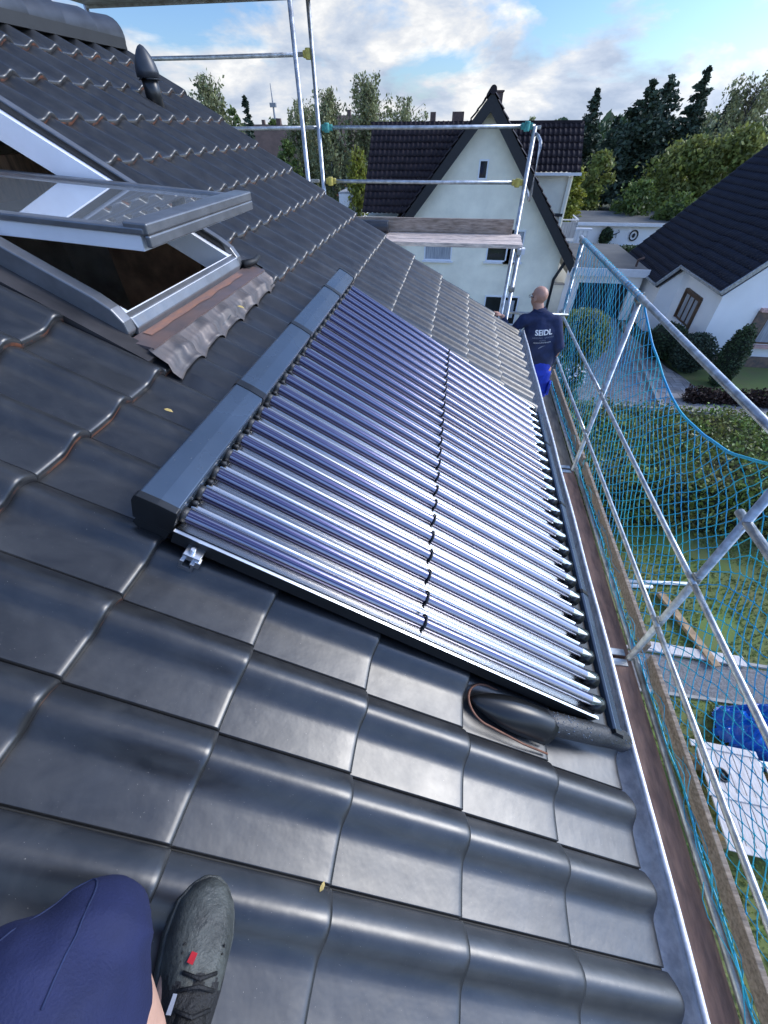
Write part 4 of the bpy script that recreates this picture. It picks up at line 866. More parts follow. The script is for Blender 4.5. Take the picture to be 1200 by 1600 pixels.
sheet('street', [(-14, 16), (-8.5, 16), (-9, 130), (-16, 130)], -7.985, M['asphalt'])
# grass tufts in the near garden
def quads(name, C, size, m, parent=None, tilt=1.0, aspect=1.0, tri=False):
    n = len(C); a = rng.normal(size=(n, 3)); a[:, 2] *= tilt; a /= np.linalg.norm(a, axis=1)[:, None]
    b = rng.normal(size=(n, 3)); b -= (b*a).sum(1)[:, None]*a; b /= np.linalg.norm(b, axis=1)[:, None]
    s = (size*rng.uniform(0.6, 1.3, n))[:, None]
    v = np.stack([C-a*s*aspect, C-b*s*0.55, C+a*s*aspect, C+b*s*0.55], 1).reshape(-1, 3)
    return np_mesh(name, v, np.arange(n*4), 4, m, parent)
n = 26000; C = np.stack([rng.uniform(2.4, 11, n), rng.uniform(-0.5, 8.6, n), np.full(n, -7.975)], 1)
C = C[~((C[:, 1] > 4.0) & (C[:, 1] < 5.0))]
keep = np.array([mnoise.noise(V((p[0]*0.7, p[1]*0.7, 0))) > -0.25 for p in C]); C = C[keep]
g_ = quads('grass', C, 0.035, M['grass_leaf'], None, 1.6); tag(g_, 'short rough grass of the back garden below the scaffold', 'grass', kind='stuff')

# ================================================================== VEGETATION
def leaves_obj(name, C, size, m, parent, **k): return quads(name, np.asarray(C), size, m, parent, **k)
def trunk(parent, x, y, h, r, m, lean=0.0, limbs=5):
    mb = MB(); pts = [V((x+lean*t*t+0.05*h*0.1*math.sin(t*5), y, -8.02+h*t)) for t in (0, .2, .4, .6, .8, 1)]
    mb.tube(pts, [r*(1-0.85*t)+0.01 for t in (0, .2, .4, .6, .8, 1)], 8)
    for i in range(limbs):
        t = random.uniform(0.3, 0.8); a = random.uniform(0, 6.28); p = pts[int(t*5)]; l = h*0.28*(1.1-t)
        mb.tube([p, p+V((math.cos(a)*l*0.5, math.sin(a)*l*0.5, l*0.35)), p+V((math.cos(a)*l, math.sin(a)*l, l*0.9))], [r*0.35, r*0.22, 0.01], 5)
    mb.build('trunk', m, parent, True)
def tree_round(name, label, cat, px, pyt, Y, wpx, m, n=3500, leaf=0.22, zb=None, clumps=16, group=None, bark='bark', squash=1.0, low=0.25):
    top = at(px, pyt, Y); x = top.x; h = top.z+8.0; w_ = wpx/F*(Y*0.716+abs(top.z)*0.6)*0.5
    T = thing(name, label, cat, (x, Y, -8.02), group); trunk(T, x, Y, h*0.85, max(0.04, 0.022*h), M[bark])
    C = []; cl = []
    clumps = int(clumps*2.6)
    for i in range(clumps):
        t = random.random(); hh = low+(1-low)*t; rr = w_*math.sqrt(max(0.05, 1-(2*(t-0.42))**2*0.85)); a = random.uniform(0, 6.28); q = random.uniform(0.25, 0.8)
        cl.append((V((x+rr*q*math.cos(a), Y+rr*q*math.sin(a), -8+h*hh*0.93)), w_*random.uniform(0.12, 0.34)))
    for i in range(n):
        c, r = random.choice(cl); d = V((random.gauss(0, 1), random.gauss(0, 1), random.gauss(0, 1))).normalized()*r*(random.uniform(0.55, 1.08) if random.random() < 0.86 else random.uniform(1.0, 1.7)); d.z *= 0.8*squash
        p = c+d; C.append((p.x, p.y, min(p.z, top.z)))
    leaves_obj('crown', C, leaf, M[m], T); return T
def conifer(name, label, px, pyt, Y, wpx, m='leaf_conifer', n=5000, leaf=0.28, group=None, base=0.08, shape=0.8, broad=0.0):
    top = at(px, pyt, Y); x = top.x; h = top.z+8.0; w_ = wpx/F*(Y*0.716)*0.5
    T = thing(name, label, 'tree', (x, Y, -8.02), group); trunk(T, x, Y, h*0.97, max(0.05, 0.016*h), M['bark'], 0, 0)
    C = []; nb = 90; br = []
    for i in range(nb):
        t = base+(1-base)*(i+random.random())/nb; l = w_*((1-t)**shape+broad*math.sin(math.pi*min(1, t*1.05)))*random.uniform(0.55, 1.15)+0.15; a = random.uniform(0, 6.28); br.append((t, l, a))
    wts = [b[1]**1.2+0.1 for b in br]
    for (t, l, a) in random.choices(br, wts, k=n):
        u = random.random()**0.7; z = -8+h*t-0.22*l*u*u+random.gauss(0, 0.06+0.05*l)
        sp = 0.14*l+0.05; C.append((x+l*u*math.cos(a)+random.gauss(0, sp), Y+l*u*math.sin(a)+random.gauss(0, sp), z))
    for i in range(60): C.append((x+random.gauss(0, .06), Y+random.gauss(0, .06), -8+h*random.uniform(0.93, 1.0)))
    leaves_obj('crown', C, leaf, M[m], T, tilt=0.5); return T
def birch(name, label, px, pyt, Y, wpx, n=3200, leaf=0.16, m='leaf_birch', group=None):
    top = at(px, pyt, Y); x = top.x; h = top.z+8.0; w_ = wpx/F*(Y*0.72)*0.5
    w_ *= 1.45; T = thing(name, label, 'tree', (x, Y, -8.02), group); trunk(T, x, Y, h*0.9, 0.014*h, M['birch_bark'], random.uniform(-.4, .4), 12)
    n = int(n*1.8); C = []; tw = MB(); ns = 150
    for i in range(ns):
        t = random.uniform(0.35, 1.0); rr = w_*random.uniform(0.1, 1.0)*math.sqrt(max(0.03, 1-((t-0.55)/0.5)**2)); a = random.uniform(0, 6.28); l = h*random.uniform(0.12, 0.34)
        p = V((x+rr*math.cos(a), Y+rr*math.sin(a), -8+h*t))
        sx1 = random.gauss(0, 0.12)
        tw.tube([V((x, Y, max(-7, p.z-h*0.12))), p, p-V((sx1, 0, l*0.7))], [0.03, 0.015, 0.006], 3, False)
        for k in range(n//ns):
            u = random.random(); C.append((p.x-sx1*u+random.gauss(0, 0.10+0.1*(1-u)), p.y+random.gauss(0, 0.16), p.z-l*u+random.gauss(0, 0.08)))
    tw.build('twigs', M['bark'], T); leaves_obj('crown', C, leaf, M[m], T, tilt=1.5); return T
def bush(name, label, c, rad, m, n, leaf, cat='shrub', cone=False, group=None):
    c = V(c); rad = V(rad); T = thing(name, label, cat, (c.x, c.y, c.z-rad.z), group); C = []
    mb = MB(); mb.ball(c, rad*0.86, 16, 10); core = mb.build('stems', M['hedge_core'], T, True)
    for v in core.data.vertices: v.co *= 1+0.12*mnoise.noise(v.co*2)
    for i in range(n):
        d = V((random.gauss(0, 1), random.gauss(0, 1), random.gauss(0, 1))).normalized(); k = random.uniform(0.84, 1.04)*(1+0.10*mnoise.noise(d*2.5+c))
        z = c.z+d.z*rad.z*k; f = 1.0
        if cone: t = (d.z+1)/2; f = (1-t)**0.4*1.15 if t > 0.5 else 1.0
        C.append((c.x+d.x*rad.x*k*f, c.y+d.y*rad.y*k*f, z))
    leaves_obj('foliage', C, leaf, M[m], T); return T
def hedge(name, label, x0, x1, y0, y1, z0, z1, m, n, leaf, rot=0.0, mat_core='hedge_core'):
    T = thing(name, label, 'hedge', ((x0+x1)/2, (y0+y1)/2, z0)); mb = MB(); Rz = Matrix.Rotation(rot, 3, 'Z'); cc_ = V(((x0+x1)/2, (y0+y1)/2, 0))
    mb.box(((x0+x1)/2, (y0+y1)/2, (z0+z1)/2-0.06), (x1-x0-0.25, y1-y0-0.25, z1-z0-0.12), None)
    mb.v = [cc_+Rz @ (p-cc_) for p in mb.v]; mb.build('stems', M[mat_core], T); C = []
    A = ((x1-x0)*(y1-y0), (x1-x0)*(z1-z0), (y1-y0)*(z1-z0))
    for i in range(n):
        k = random.choices((0, 1, 2, 3), (A[0], A[1], A[2]*0.5, A[2]*0.5))[0]; x = random.uniform(x0, x1); y = random.uniform(y0, y1); z = random.uniform(z0, z1)
        e = 0.10+0.20*mnoise.noise(V((x*0.9, y*0.9, z)))+0.06*mnoise.noise(V((x*3.5, y*3.5, z*3))); q = random.uniform(-0.22, 0.04)
        if k == 0: z = z1+e*0.9+q
        elif k == 1: y = y0-e*0.6-q
        elif k == 2: x = x0-e*0.6-q
        else: x = x1+e*0.6+q
        p = cc_+Rz @ (V((x, y, z))-cc_); C.append((p.x, p.y, p.z))
    leaves_obj('foliage', C, leaf, M[m], T); return T

hedge('garden_hedge', 'broad dark green and russet hedge across the back garden behind the net', 3.7, 15.0, 8.6, 12.4, -8, -6.3, 'hedge_leaf', 34000, 0.055, -0.02)
hedge('front_hedge', 'low brown clipped hedge at the front lawn beside the pavement', 9.5, 15, 15.75+0.45, 16.6, -8, -7.55, 'leaf_brown', 5000, 0.06)
hedge('boundary_hedge', 'straight dark hedge in front of the long white garage', 8.2, 19, 37.2, 38.4, -8, -6.75, 'leaf_dark', 4500, 0.13)
bush('round_shrub', 'round yellow-green shrub beside the driveway, behind the worker', (5.75, 19.2, -6.75), (1.15, 1.1, 1.15), 'leaf_yellow', 3200, 0.085)
bush('dark_shrub', 'large dark shrub against the white house wall, the left one of two', (9.9, 20.6, -7.25), (0.85, 0.8, 0.8), 'leaf_dark', 2600, 0.06)
bush('dark_shrub', 'black-green dense shrub, the nearer right one of the two by the wall', (10.55, 19.3, -7.2), (0.85, 0.75, 0.82), 'leaf_conifer', 3000, 0.055)
bush('topiary', 'clipped conical evergreen on the front lawn of the white house', (11.35, 18.0, -6.85), (0.5, 0.46, 1.25), 'leaf_dark', 3200, 0.05, 'topiary')
bush('flower_bush', 'green bush with white blossoms in the bed below the worker', (5.1, 16.9, -7.5), (0.55, 0.6, 0.5), 'leaf_mid', 1300, 0.06)
bush('flower_bush', 'low bush at the edge of the driveway beneath the net rails', (4.5, 15.2, -7.6), (0.6, 0.7, 0.45), 'leaf_dark', 1500, 0.06)
fl = [(5.1+random.gauss(0, .4), 16.5+random.gauss(0, .5), -7.15+random.gauss(0, .15)) for i in range(90)]
o = quads('white_blossoms', np.array(fl), 0.06, M['flower_white']); tag(o, 'scatter of white and pink blossoms over the driveway bed', 'flowers', kind='stuff')

# right background trees
G1 = 'dark conifers behind the gardens'
conifer('conifer', 'slim ragged conifer, leftmost of the tall dark ones, right of the black roof', 935, 138, 72, 52, group=G1, broad=0.15)
conifer('conifer', 'broad dark conifer with two tops, the biggest of the group', 1022, 124, 66, 80, group=G1, n=7500, shape=0.6, broad=0.5)
conifer('conifer', 'dark conifer grown into the right side of the biggest one', 1052, 118, 69, 74, group=G1, n=6500, shape=0.6, broad=0.4)
conifer('spruce_tree', 'tall pointed spruce, the sharpest peak of the dark conifers', 1110, 104, 66, 72, group=G1, n=7000, shape=0.9, broad=0.12)
conifer('conifer', 'small dark conifer between the slim one and the biggest one', 966, 184, 70, 50, group=G1)
conifer('conifer', 'dark narrow conifer at the right, right of the pointed spruce', 1152, 142, 72, 56, group=G1, shape=0.9)
conifer('conifer', 'low dark conifer beside the right edge of the black roof', 912, 200, 78, 60, group=G1, shape=0.5, broad=0.4)
birch('willow_tree', 'wispy grey-green tree at the right edge of the view', 1196, 112, 64, 90, m='leaf_birch', n=5000)
conifer('conifer', 'dark conifer mass under the wispy tree at the right edge', 1185, 165, 70, 110, group=G1, shape=0.5, broad=0.4, n=6000)
tree_round('deciduous_tree', 'olive round tree behind the thuja, left in the green belt', 'tree', 942, 234, 56, 62, 'leaf_bright', n=5000, leaf=0.20)
tree_round('deciduous_tree', 'wide yellow-green tree in front of the conifers', 'tree', 1090, 212, 52, 118, 'leaf_bright', n=9500, leaf=0.20, clumps=34)
tree_round('deciduous_tree', 'yellow-green tree above the blue-black roof at the right edge', 'tree', 1172, 190, 50, 110, 'leaf_bright', n=9000, leaf=0.20, clumps=30)
tree_round('deciduous_tree', 'mid green bushy tree above the long white garage', 'tree', 1008, 282, 47, 84, 'leaf_mid', n=6500, leaf=0.17, clumps=26, low=0.1)
tree_round('deciduous_tree', 'green tree behind the eave of the blue-black roof', 'tree', 1070, 300, 44, 70, 'leaf_mid', n=5000, leaf=0.17, clumps=22, low=0.1)
conifer('thuja', 'bright yellow-green thuja beside the white balcony', 908, 262, 45, 34, 'leaf_yellow', n=5000, leaf=0.13, shape=0.4, broad=0.3)
conifer('thuja', 'darker thuja left of the bright one, against the white house wing', 885, 285, 47, 34, 'leaf_mid', n=3500, leaf=0.13, shape=0.4, broad=0.3)
tree_round('deciduous_tree', 'thin bare-topped tree just above the black roof ridge', 'tree', 835, 168, 60, 26, 'leaf_birch', n=500, leaf=0.13)
tree_round('deciduous_tree', 'rounded tree top showing over the black roof ridge', 'tree', 868, 176, 66, 44, 'leaf_mid', n=1800, leaf=0.2)
# left background trees
G2 = 'weeping birches beyond the roof edge'
birch('birch_tree', 'weeping birch seen between the two scaffold posts, left one', 468, 152, 58, 56, group=G2, n=4200)
birch('birch_tree', 'drooping birch directly right of the scaffold posts', 508, 136, 55, 50, group=G2, n=3400)
birch('birch_tree', 'tallest birch, left of the black house roof', 572, 112, 57, 66, group=G2, n=5200)
birch('birch_tree', 'birch top showing above the black roof of the gable house', 634, 150, 66, 66, group=G2, n=3600)
birch('birch_tree', 'birch top behind the dark roof slope, right of the vent cowl', 318, 112, 44, 62, group=G2, n=3600)
tree_round('deciduous_tree', 'small green tree at the roof slope below the thin spire', 'tree', 362, 158, 60, 40, 'leaf_mid', n=1600, leaf=0.2)
conifer('conifer', 'small pointed conifer at the roof slope left of the radio mast', 382, 152, 66, 22, n=1500)
tree_round('deciduous_tree', 'small dense tree below the radio mast', 'tree', 425, 178, 90, 28, 'leaf_mid', n=1400, leaf=0.28)
birch('birch_tree', 'small yellow birch beside the street lamp', 558, 226, 50, 26, group=G2, n=1800, m='leaf_yellow')
tree_round('autumn_tree', 'small rust-brown tree beside the street lamp', 'tree', 533, 228, 75, 26, 'leaf_rust', n=1300, leaf=0.2)
tree_round('deciduous_tree', 'leafy tree under the left birch at the roof slope', 'tree', 447, 212, 52, 54, 'leaf_mid', n=3200, leaf=0.16, low=0.1)
tree_round('deciduous_tree', 'leafy tree behind the lower scaffold coupler', 'tree', 505, 222, 62, 50, 'leaf_mid', n=2600, leaf=0.17, low=0.1)
# far treeline closing the horizon
C = []
for i in range(15000):
    a = random.uniform(-0.9, 0.75); rad = random.uniform(150, 260); x = rad*math.sin(a); y = rad*math.cos(a); hgt = 6.0+4.5*mnoise.noise(V((a*14, 0, 0)))+2.5*mnoise.noise(V((a*60, 3, 0)))
    if a > 0.1: hgt += 2
    C.append((x, y, -8+hgt*random.random()**0.6))
o = quads('far_wood', np.array(C), 1.1, M['leaf_dark']); tag(o, 'far belt of trees closing the horizon', 'trees', kind='stuff')

# ================================================================== BUILDINGS
def window(parent, c, w_, h_, face='-y', curtain=False, bars=0, frame_m='white_pvc', sill=True, shutter=False):
    """frame (with a sunk pane) standing slightly proud of the wall"""
    Rm = Matrix.Identity(3) if face == '-y' else Matrix.Rotation(math.radians(-90), 3, 'Z')
    c = V(c)
    def P(x, y, z): return c+Rm @ V((x, y, z))
    mb = MB(); t = 0.06
    for (x, z, a, b) in ((-w_/2+t/2, 0, t, h_), (w_/2-t/2, 0, t, h_), (0, h_/2-t/2, w_-2*t, t), (0, -h_/2+t/2, w_-2*t, t)): mb.box(P(x, -0.02, z), (a, 0.07, b), Rm)
    for k in range(bars): mb.box(P(-w_/2+w_*(k+1)/(bars+1), -0.02, 0), (0.05, 0.06, h_-2*t), Rm)
    f = mb.build('window', M[frame_m], parent)
    mb = MB(); mb.box(P(0, 0.0, 0), (w_-2*t, 0.02, h_-2*t), Rm); mb.build('pane', M['curtain' if curtain else 'glass_dark'], f)
    if sill: mb = MB(); mb.box(P(0, -0.06, -h_/2-0.035), (w_+0.16, 0.14, 0.06), Rm); mb.build('sill', M['white_paint'], f)
    return f
# --- gable house
gh = thing('gable_house', 'cream rendered house with steep black gable facing the camera', 'house', (0.75, 26, -8.02))
yf = 22.5; ap_ = V((0.76, 0, 0.86)); kx = 1.19
mb = MB(); mb.prism([V((-3.3, 0, -8.02)), V((4.75, 0, -8.02)), V((4.75, 0, 0.75-(4.75-0.76)*kx)), V((0.76, 0, 0.70)), V((-3.3, 0, 0.75-(4.06)*kx))], V((0, yf, 0)), V((0, yf+4.4, 0))); mb.build('wall', M['cream'], gh)
for sgn, ex in ((1, 5.30), (-1, -3.75)):
    L_ = abs(ex-0.76); a = V((0.76, 0, 0.90)); b = V((ex, 0, 0.90-L_*kx)); dn = V((0, 0, -0.20))
    mb = MB(); mb.prism([a, b, b+V((0, 0, -0.22)), a+V((0, 0, -0.22))], V((0, yf-0.45, 0)), V((0, yf+4.5, 0))); mb.build('roof_slab', M['dark_trim'], gh)
    mb = MB(); mb.prism([a+V((0, 0, -0.02)), b+V((0, 0, -0.02)), b+V((-0.08*sgn, 0, -0.46)), a+V((0, 0, -0.56))], V((0, yf-0.50, 0)), V((0, yf-0.46, 0))); mb.build('bargeboard', M['dark_trim'], gh)
    sl2 = math.hypot(1, kx); S_ = np.array((-sgn/sl2, 0, kx/sl2)); ln = L_*sl2; nv = int(ln/0.34)
    tiles('roof', M['far_tile'], M['far_tile'], gh, tuple(V((ex, yf-0.55 if sgn < 0 else yf+4.4, 0.93-L_*kx))), (0, 1 if sgn < 0 else -1, 0), tuple(S_), 22, nv, w=0.225, c=ln/nv, coarse=True, k_scale=1.3)
mb = MB()
for k in range(13): mb.tube([V((0.76, yf-0.56+0.38*k, 0.93)), V((0.76, yf-0.16+0.38*k, 0.92))], [0.13, 0.115], 12)
mb.build('ridge_tiles', M['far_tile'], gh)
# cross wing behind, ridge running left to right
tiles('wing_roof', M['far_tile'], M['far_tile'], gh, (-4.65, 23.6, -3.05), (1, 0, 0), tuple(V((0, 3.4, 3.15)).normalized()), 25, 13, w=0.225, c=0.357, coarse=True, k_scale=1.3)
tiles('wing_roof', M['far_tile'], M['far_tile'], gh, (1.2, 25.25, -1.62), (1, 0, 0), tuple(V((0, 1.85, 1.70)).normalized()), 18, 7, w=0.225, c=0.36, coarse=True, k_scale=1.3)
mb = MB(); mb.prism([V((0, 27.1, 0.06)), V((0, 30.5, -3.1)), V((0, 30.5, -3.3)), V((0, 27.1, -0.15))], V((-4.65, 0, 0)), V((5.2, 0, 0))); mb.build('wing_back_roof', M['far_tile'], gh)
mb = MB(); mb.box((0.2, 27.1, 0.07), (9.9, 0.25, 0.10)); mb.build('wing_ridge', M['far_tile'], gh)
mb = MB(); mb.box((4.9, 27.6, -4.9), (0.14, 4.2, 6.2)); mb.prism([V((-4.5, 0, -8.02)), V((4.90, 0, -8.02)), V((4.90, 0, -1.75)), V((-4.5, 0, -1.75))], V((0, 27.0, 0)), V((0, 30, 0))); mb.prism([V((2, 0, -8.02)), V((5.05, 0, -8.02)), V((5.05, 0, -1.70)), V((2, 0, -1.70))], V((0, 25.6, 0)), V((0, 27, 0))); mb.prism([V((-4.5, 0, -8.02)), V((-3, 0, -8.02)), V((-3, 0, -3.2)), V((-4.5, 0, -3.2))], V((0, 23.9, 0)), V((0, 27, 0)))
mb.build('wing_wall', M['cream'], gh)
mb = MB(); mb.box((3.3, 25.22, -1.68), (4.0, 0.13, 0.10)); mb.build('wing_gutter', M['white_paint'], gh)
mb = MB(); mb.box((4.3, 25.55, -3.25), (1.3, 0.12, 0.12)); mb.build('awning', M['dark_trim'], gh)
mb = MB(); mb.box((1.18, 28, 0.5), (0.5, 0.6, 1.2)); mb.box((1.18, 28, 1.12), (0.58, 0.68, 0.06)); mb.build('chimney', M['far_brick'], gh)
window(gh, at(755, 265, yf), 0.40, 0.66, frame_m='white_pvc', sill=False)
window(gh, (-0.86, yf, -4.20), 1.30, 1.0, curtain=True); window(gh, (2.62, yf, -4.05), 0.72, 1.25, curtain=True, sill=True); window(gh, (2.0, yf, -4.05), 1.25, 1.25, sill=True, curtain=False)
window(gh, (2.45, yf, -6.80), 1.65, 1.35, frame_m='white_pvc', sill=False, bars=1)
mb = MB(); mb.box((2.82, yf-0.03, -6.72), (0.55, 0.03, 0.8)); mb.build('roller_blind', M['curtain'], gh)
mb = MB(); mb.tube([V((4.65, yf-0.12, -8)), V((4.65, yf-0.12, -5.3)), V((4.95, yf-0.3, -4.5))], 0.07, 8); mb.build('downpipe', M['dark_trim'], gh, True)
# balcony
bal = thing('balcony', 'small white railed balcony sticking out behind the gable house', 'balcony', (5.9, 31, -5.0))
mb = MB(); bx = 5.35; by = 28.6; bz = -4.75
mb.box((bx+0.35, by+0.7, bz), (1.5, 1.6, 0.14)); mb.build('slab', M['white_paint'], bal)
mb = MB(); mb.box((bx+0.35, by-0.08, bz+0.45), (1.46, 0.04, 0.72)); mb.box((bx+1.08, by+0.70, bz+0.45), (0.04, 1.50, 0.72)); mb.box((bx-0.38, by+0.70, bz+0.45), (0.04, 1.50, 0.72)); mb.build('panel', M['curtain'], bal)
mb = MB(); mb.bar(V((bx-0.40, by-0.1, bz+0.92)), V((bx+1.1, by-0.1, bz+0.92)), 0.05, 0.05); mb.bar(V((bx+1.1, by-0.1, bz+0.92)), V((bx+1.1, by+1.5, bz+0.92)), 0.05, 0.05); mb.bar(V((bx-0.40, by-0.1, bz+0.92)), V((bx-0.40, by+1.5, bz+0.92)), 0.05, 0.05); mb.build('railing', M['white_paint'], bal)
mb = MB(); mb.box((bx+0.35, by+0.7, bz-1.7), (0.3, 0.3, 3.3)); mb.build('post', M['white_paint'], bal)
# --- white house on the right
wh = thing('white_house', 'white rendered house with blue-black tiled roof at the right edge', 'house', (14, 24, -8.02))
E0, Er = V((10.70, 0, -4.92)), V((16.6, 0, 0.98))
sl45 = (math.sqrt(.5), 0, math.sqrt(.5))
ln = (Er-E0).length; nv = int(ln/0.34)
tiles('roof', M['far_tile_blue'], M['far_tile_blue'], wh, (10.70, 19.75, -4.92), (0, 1, 0), sl45, 19, nv, c=ln/nv, coarse=True, k_scale=1.3)
tiles('roof', M['far_tile_blue'], M['far_tile_blue'], wh, (9.90, 24.0, -5.72), (0, 1, 0), sl45, 26, nv+3, c=(ln+1.13)/(nv+3), coarse=True, k_scale=1.3)
mb = MB(); mb.prism([V((10.74, 0, -5.0)), Er+V((0, 0, -0.10)), V((22.5, 0, -4.92)), V((22.5, 0, -5.12)), Er+V((0, 0, -0.30)), V((10.80, 0, -5.12))], V((0, 19.78, 0)), V((0, 29.85, 0)))
mb.prism([V((9.94, 0, -5.80)), V((11.2, 0, -4.54)), V((11.2, 0, -4.74)), V((10.0, 0, -5.92))], V((0, 24.03, 0)), V((0, 29.85, 0))); mb.build('roof_slab', M['dark_trim'], wh)
mb = MB(); mb.prism([V((11.05, 0, -8.02)), V((22.2, 0, -8.02)), V((22.2, 0, -4.95)), V((16.6, 0, 0.55)), V((11.05, 0, -4.98))], V((0, 20.15, 0)), V((0, 29.5, 0)))
mb.prism([V((10.2, 0, -8.02)), V((11.2, 0, -8.02)), V((11.2, 0, -4.95)), V((10.2, 0, -5.9))], V((0, 24.2, 0)), V((0, 29.5, 0))); mb.build('wall', M['white_wall'], wh)
mb = MB(); mb.box((10.66, 21.9, -4.97), (0.12, 4.3, 0.11)); mb.box((9.86, 27, -5.77), (0.12, 6.0, 0.11)); mb.bar(V((9.88, 23.96, -5.74)), V((10.68, 23.96, -4.94)), 0.04, 0.14)
mb.bar(V((10.66, 19.72, -4.99)), V((16.6, 19.72, 0.93)), 0.05, 0.16); mb.build('gutter', M['galv'], wh)
mb = MB(); mb.bar(V((10.8, 19.9, -5.12)), V((16.6, 19.9, 0.72)), 0.34, 0.04); mb.build('soffit', M['white_wall'], wh)
f = window(wh, (11.03, 22.35, -6.35), 1.5, 1.15, face='-x', frame_m='dark_wood', bars=2, curtain=True)
mb = MB(); mb.box((11.0, 22.35, -5.70), (0.16, 1.6, 0.10)); mb.box((11.0, 21.55, -6.35), (0.14, 0.10, 1.3)); mb.box((11.0, 23.15, -6.35), (0.14, 0.10, 1.3)); mb.build('shutter', M['dark_wood'], f)
# front window with brick piers
f = window(wh, (14.05, 20.14, -6.35), 1.9, 1.25, curtain=True, frame_m='dark_wood', sill=False)
mb = MB(); mb.box((12.88, 20.10, -6.35), (0.42, 0.14, 1.35)); mb.build('brick_pier', M['brick_wall'], wh)
mb = MB(); mb.box((13.9, 20.05, -5.62), (2.4, 0.22, 0.12)); mb.build('lintel', M['pink_trim'], wh); mb = MB(); mb.box((13.9, 20.05, -7.08), (2.4, 0.26, 0.10)); mb.build('sill', M['pink_trim'], f)
mb = MB(); mb.box((16, 20.10, -7.80), (10.2, 0.14, 0.5)); mb.box((11.0, 22, -7.85), (0.14, 4.2, 0.4)); mb.build('plinth', M['brick_wall'], wh)
# --- garage between the houses
ga = thing('garage', 'flat roofed garage with dark open door between the two houses', 'garage', (8, 28, -8.02))
mb = MB(); mb.box((7.9, 28.6, -5.62), (4.0, 6.4, 0.30)); mb.build('roof', M['flat_roof'], ga)
mb = MB(); mb.box((7.9, 25.38, -5.62), (4.05, 0.06, 0.36)); mb.build('fascia', M['white_paint'], ga)
mb = MB(); mb.box((6.35, 25.9, -6.9), (0.75, 0.3, 2.24)); mb.box((9.6, 25.9, -6.9), (0.4, 0.3, 2.24)); mb.box((8.05, 25.9, -6.0), (2.8, 0.28, 0.42)); mb.box((6.02, 28.6, -6.9), (0.14, 5.6, 2.24)); mb.box((9.8, 28.6, -6.9), (0.14, 5.6, 2.24)); mb.box((7.9, 31.5, -6.9), (3.7, 0.2, 2.24)); mb.build('wall', M['white_wall'], ga)
mb = MB(); mb.box((8.05, 26.05, -7.12), (2.7, 0.06, 1.8))
for k in range(9): mb.box((6.9+0.29*k, 26.0, -7.12), (0.05, 0.05, 1.8))
mb.build('door', M['dark_trim'], ga)
mb = MB(); mb.tube([V((9.3, 25.8, -5.4)), V((9.3, 25.8, -5.1)), V((9.55, 25.8, -5.0))], 0.06, 8); mb.build('vent', M['far_brick'], ga)
gw = thing('garden_wall', 'pale wall between garage and cream house', 'wall', (5.3, 25.5, -8.02)); mb = MB(); mb.box((5.4, 25.8, -7.2), (1.1, 0.2, 1.7)); mb.build('wall_face', M['cream'], gw); mb = MB(); mb.box((5.4, 25.8, -6.32), (1.16, 0.28, 0.06)); mb.build('coping', M['kerb'], gw)
# --- long white garage block
lgb = thing('garage_block', 'long low white garage block with flat roof and round wall ornament', 'building', (13.5, 44, -8.02))
mb = MB(); mb.box((13.6, 45.0, -7.0), (8.0, 6.0, 2.1)); mb.build('wall', M['white_wall'], lgb)
mb = MB(); mb.box((13.6, 44.9, -5.85), (8.3, 6.5, 0.18)); mb.build('roof', M['flat_roof'], lgb)
mb = MB(); mb.box((13.6, 41.62, -5.84), (8.34, 0.06, 0.22)); mb.build('fascia', M['white_paint'], lgb)
mb = MB(); c = at(990, 368, 41.94); ring = [c+V((0.30*math.cos(t), 0, 0.34*math.sin(t))) for t in [2*math.pi*i/20 for i in range(21)]]; mb.tube(ring, 0.05, 6); mb.ball(c, (0.12, 0.03, 0.16), 10, 6); mb.build('ornament', M['dark_trim'], lgb)
mb = MB(); c = at(963, 365, 41.94); mb.tube([c+V((-0.25, 0, -0.1)), c, c+V((0.2, 0, 0.1)), c+V((0.1, 0, 0.25))], 0.03, 5); mb.tube([c+V((0, 0, 0)), c+V((0.05, 0, -0.3))], 0.02, 5); mb.build('ornament', M['dark_trim'], lgb)
bush('ivy_plant', 'small climbing plant on the white garage block wall', tuple(at(947, 369, 41.7)), (0.5, 0.25, 0.55), 'leaf_dark', 500, 0.12)
pa = thing('pavilion', 'white slatted garden pavilion left of the long garage block', 'pavilion', (9.3, 40, -8.02)); mb = MB()
for k in range(5): mb.box((8.7+0.35*k, 40.5, -7.1), (0.12, 0.12, 2.0))
mb.build('slats', M['white_paint'], pa); mb = MB(); mb.box((9.4, 40.5, -6.03), (1.9, 0.3, 0.14)); mb.build('beam', M['white_paint'], pa)

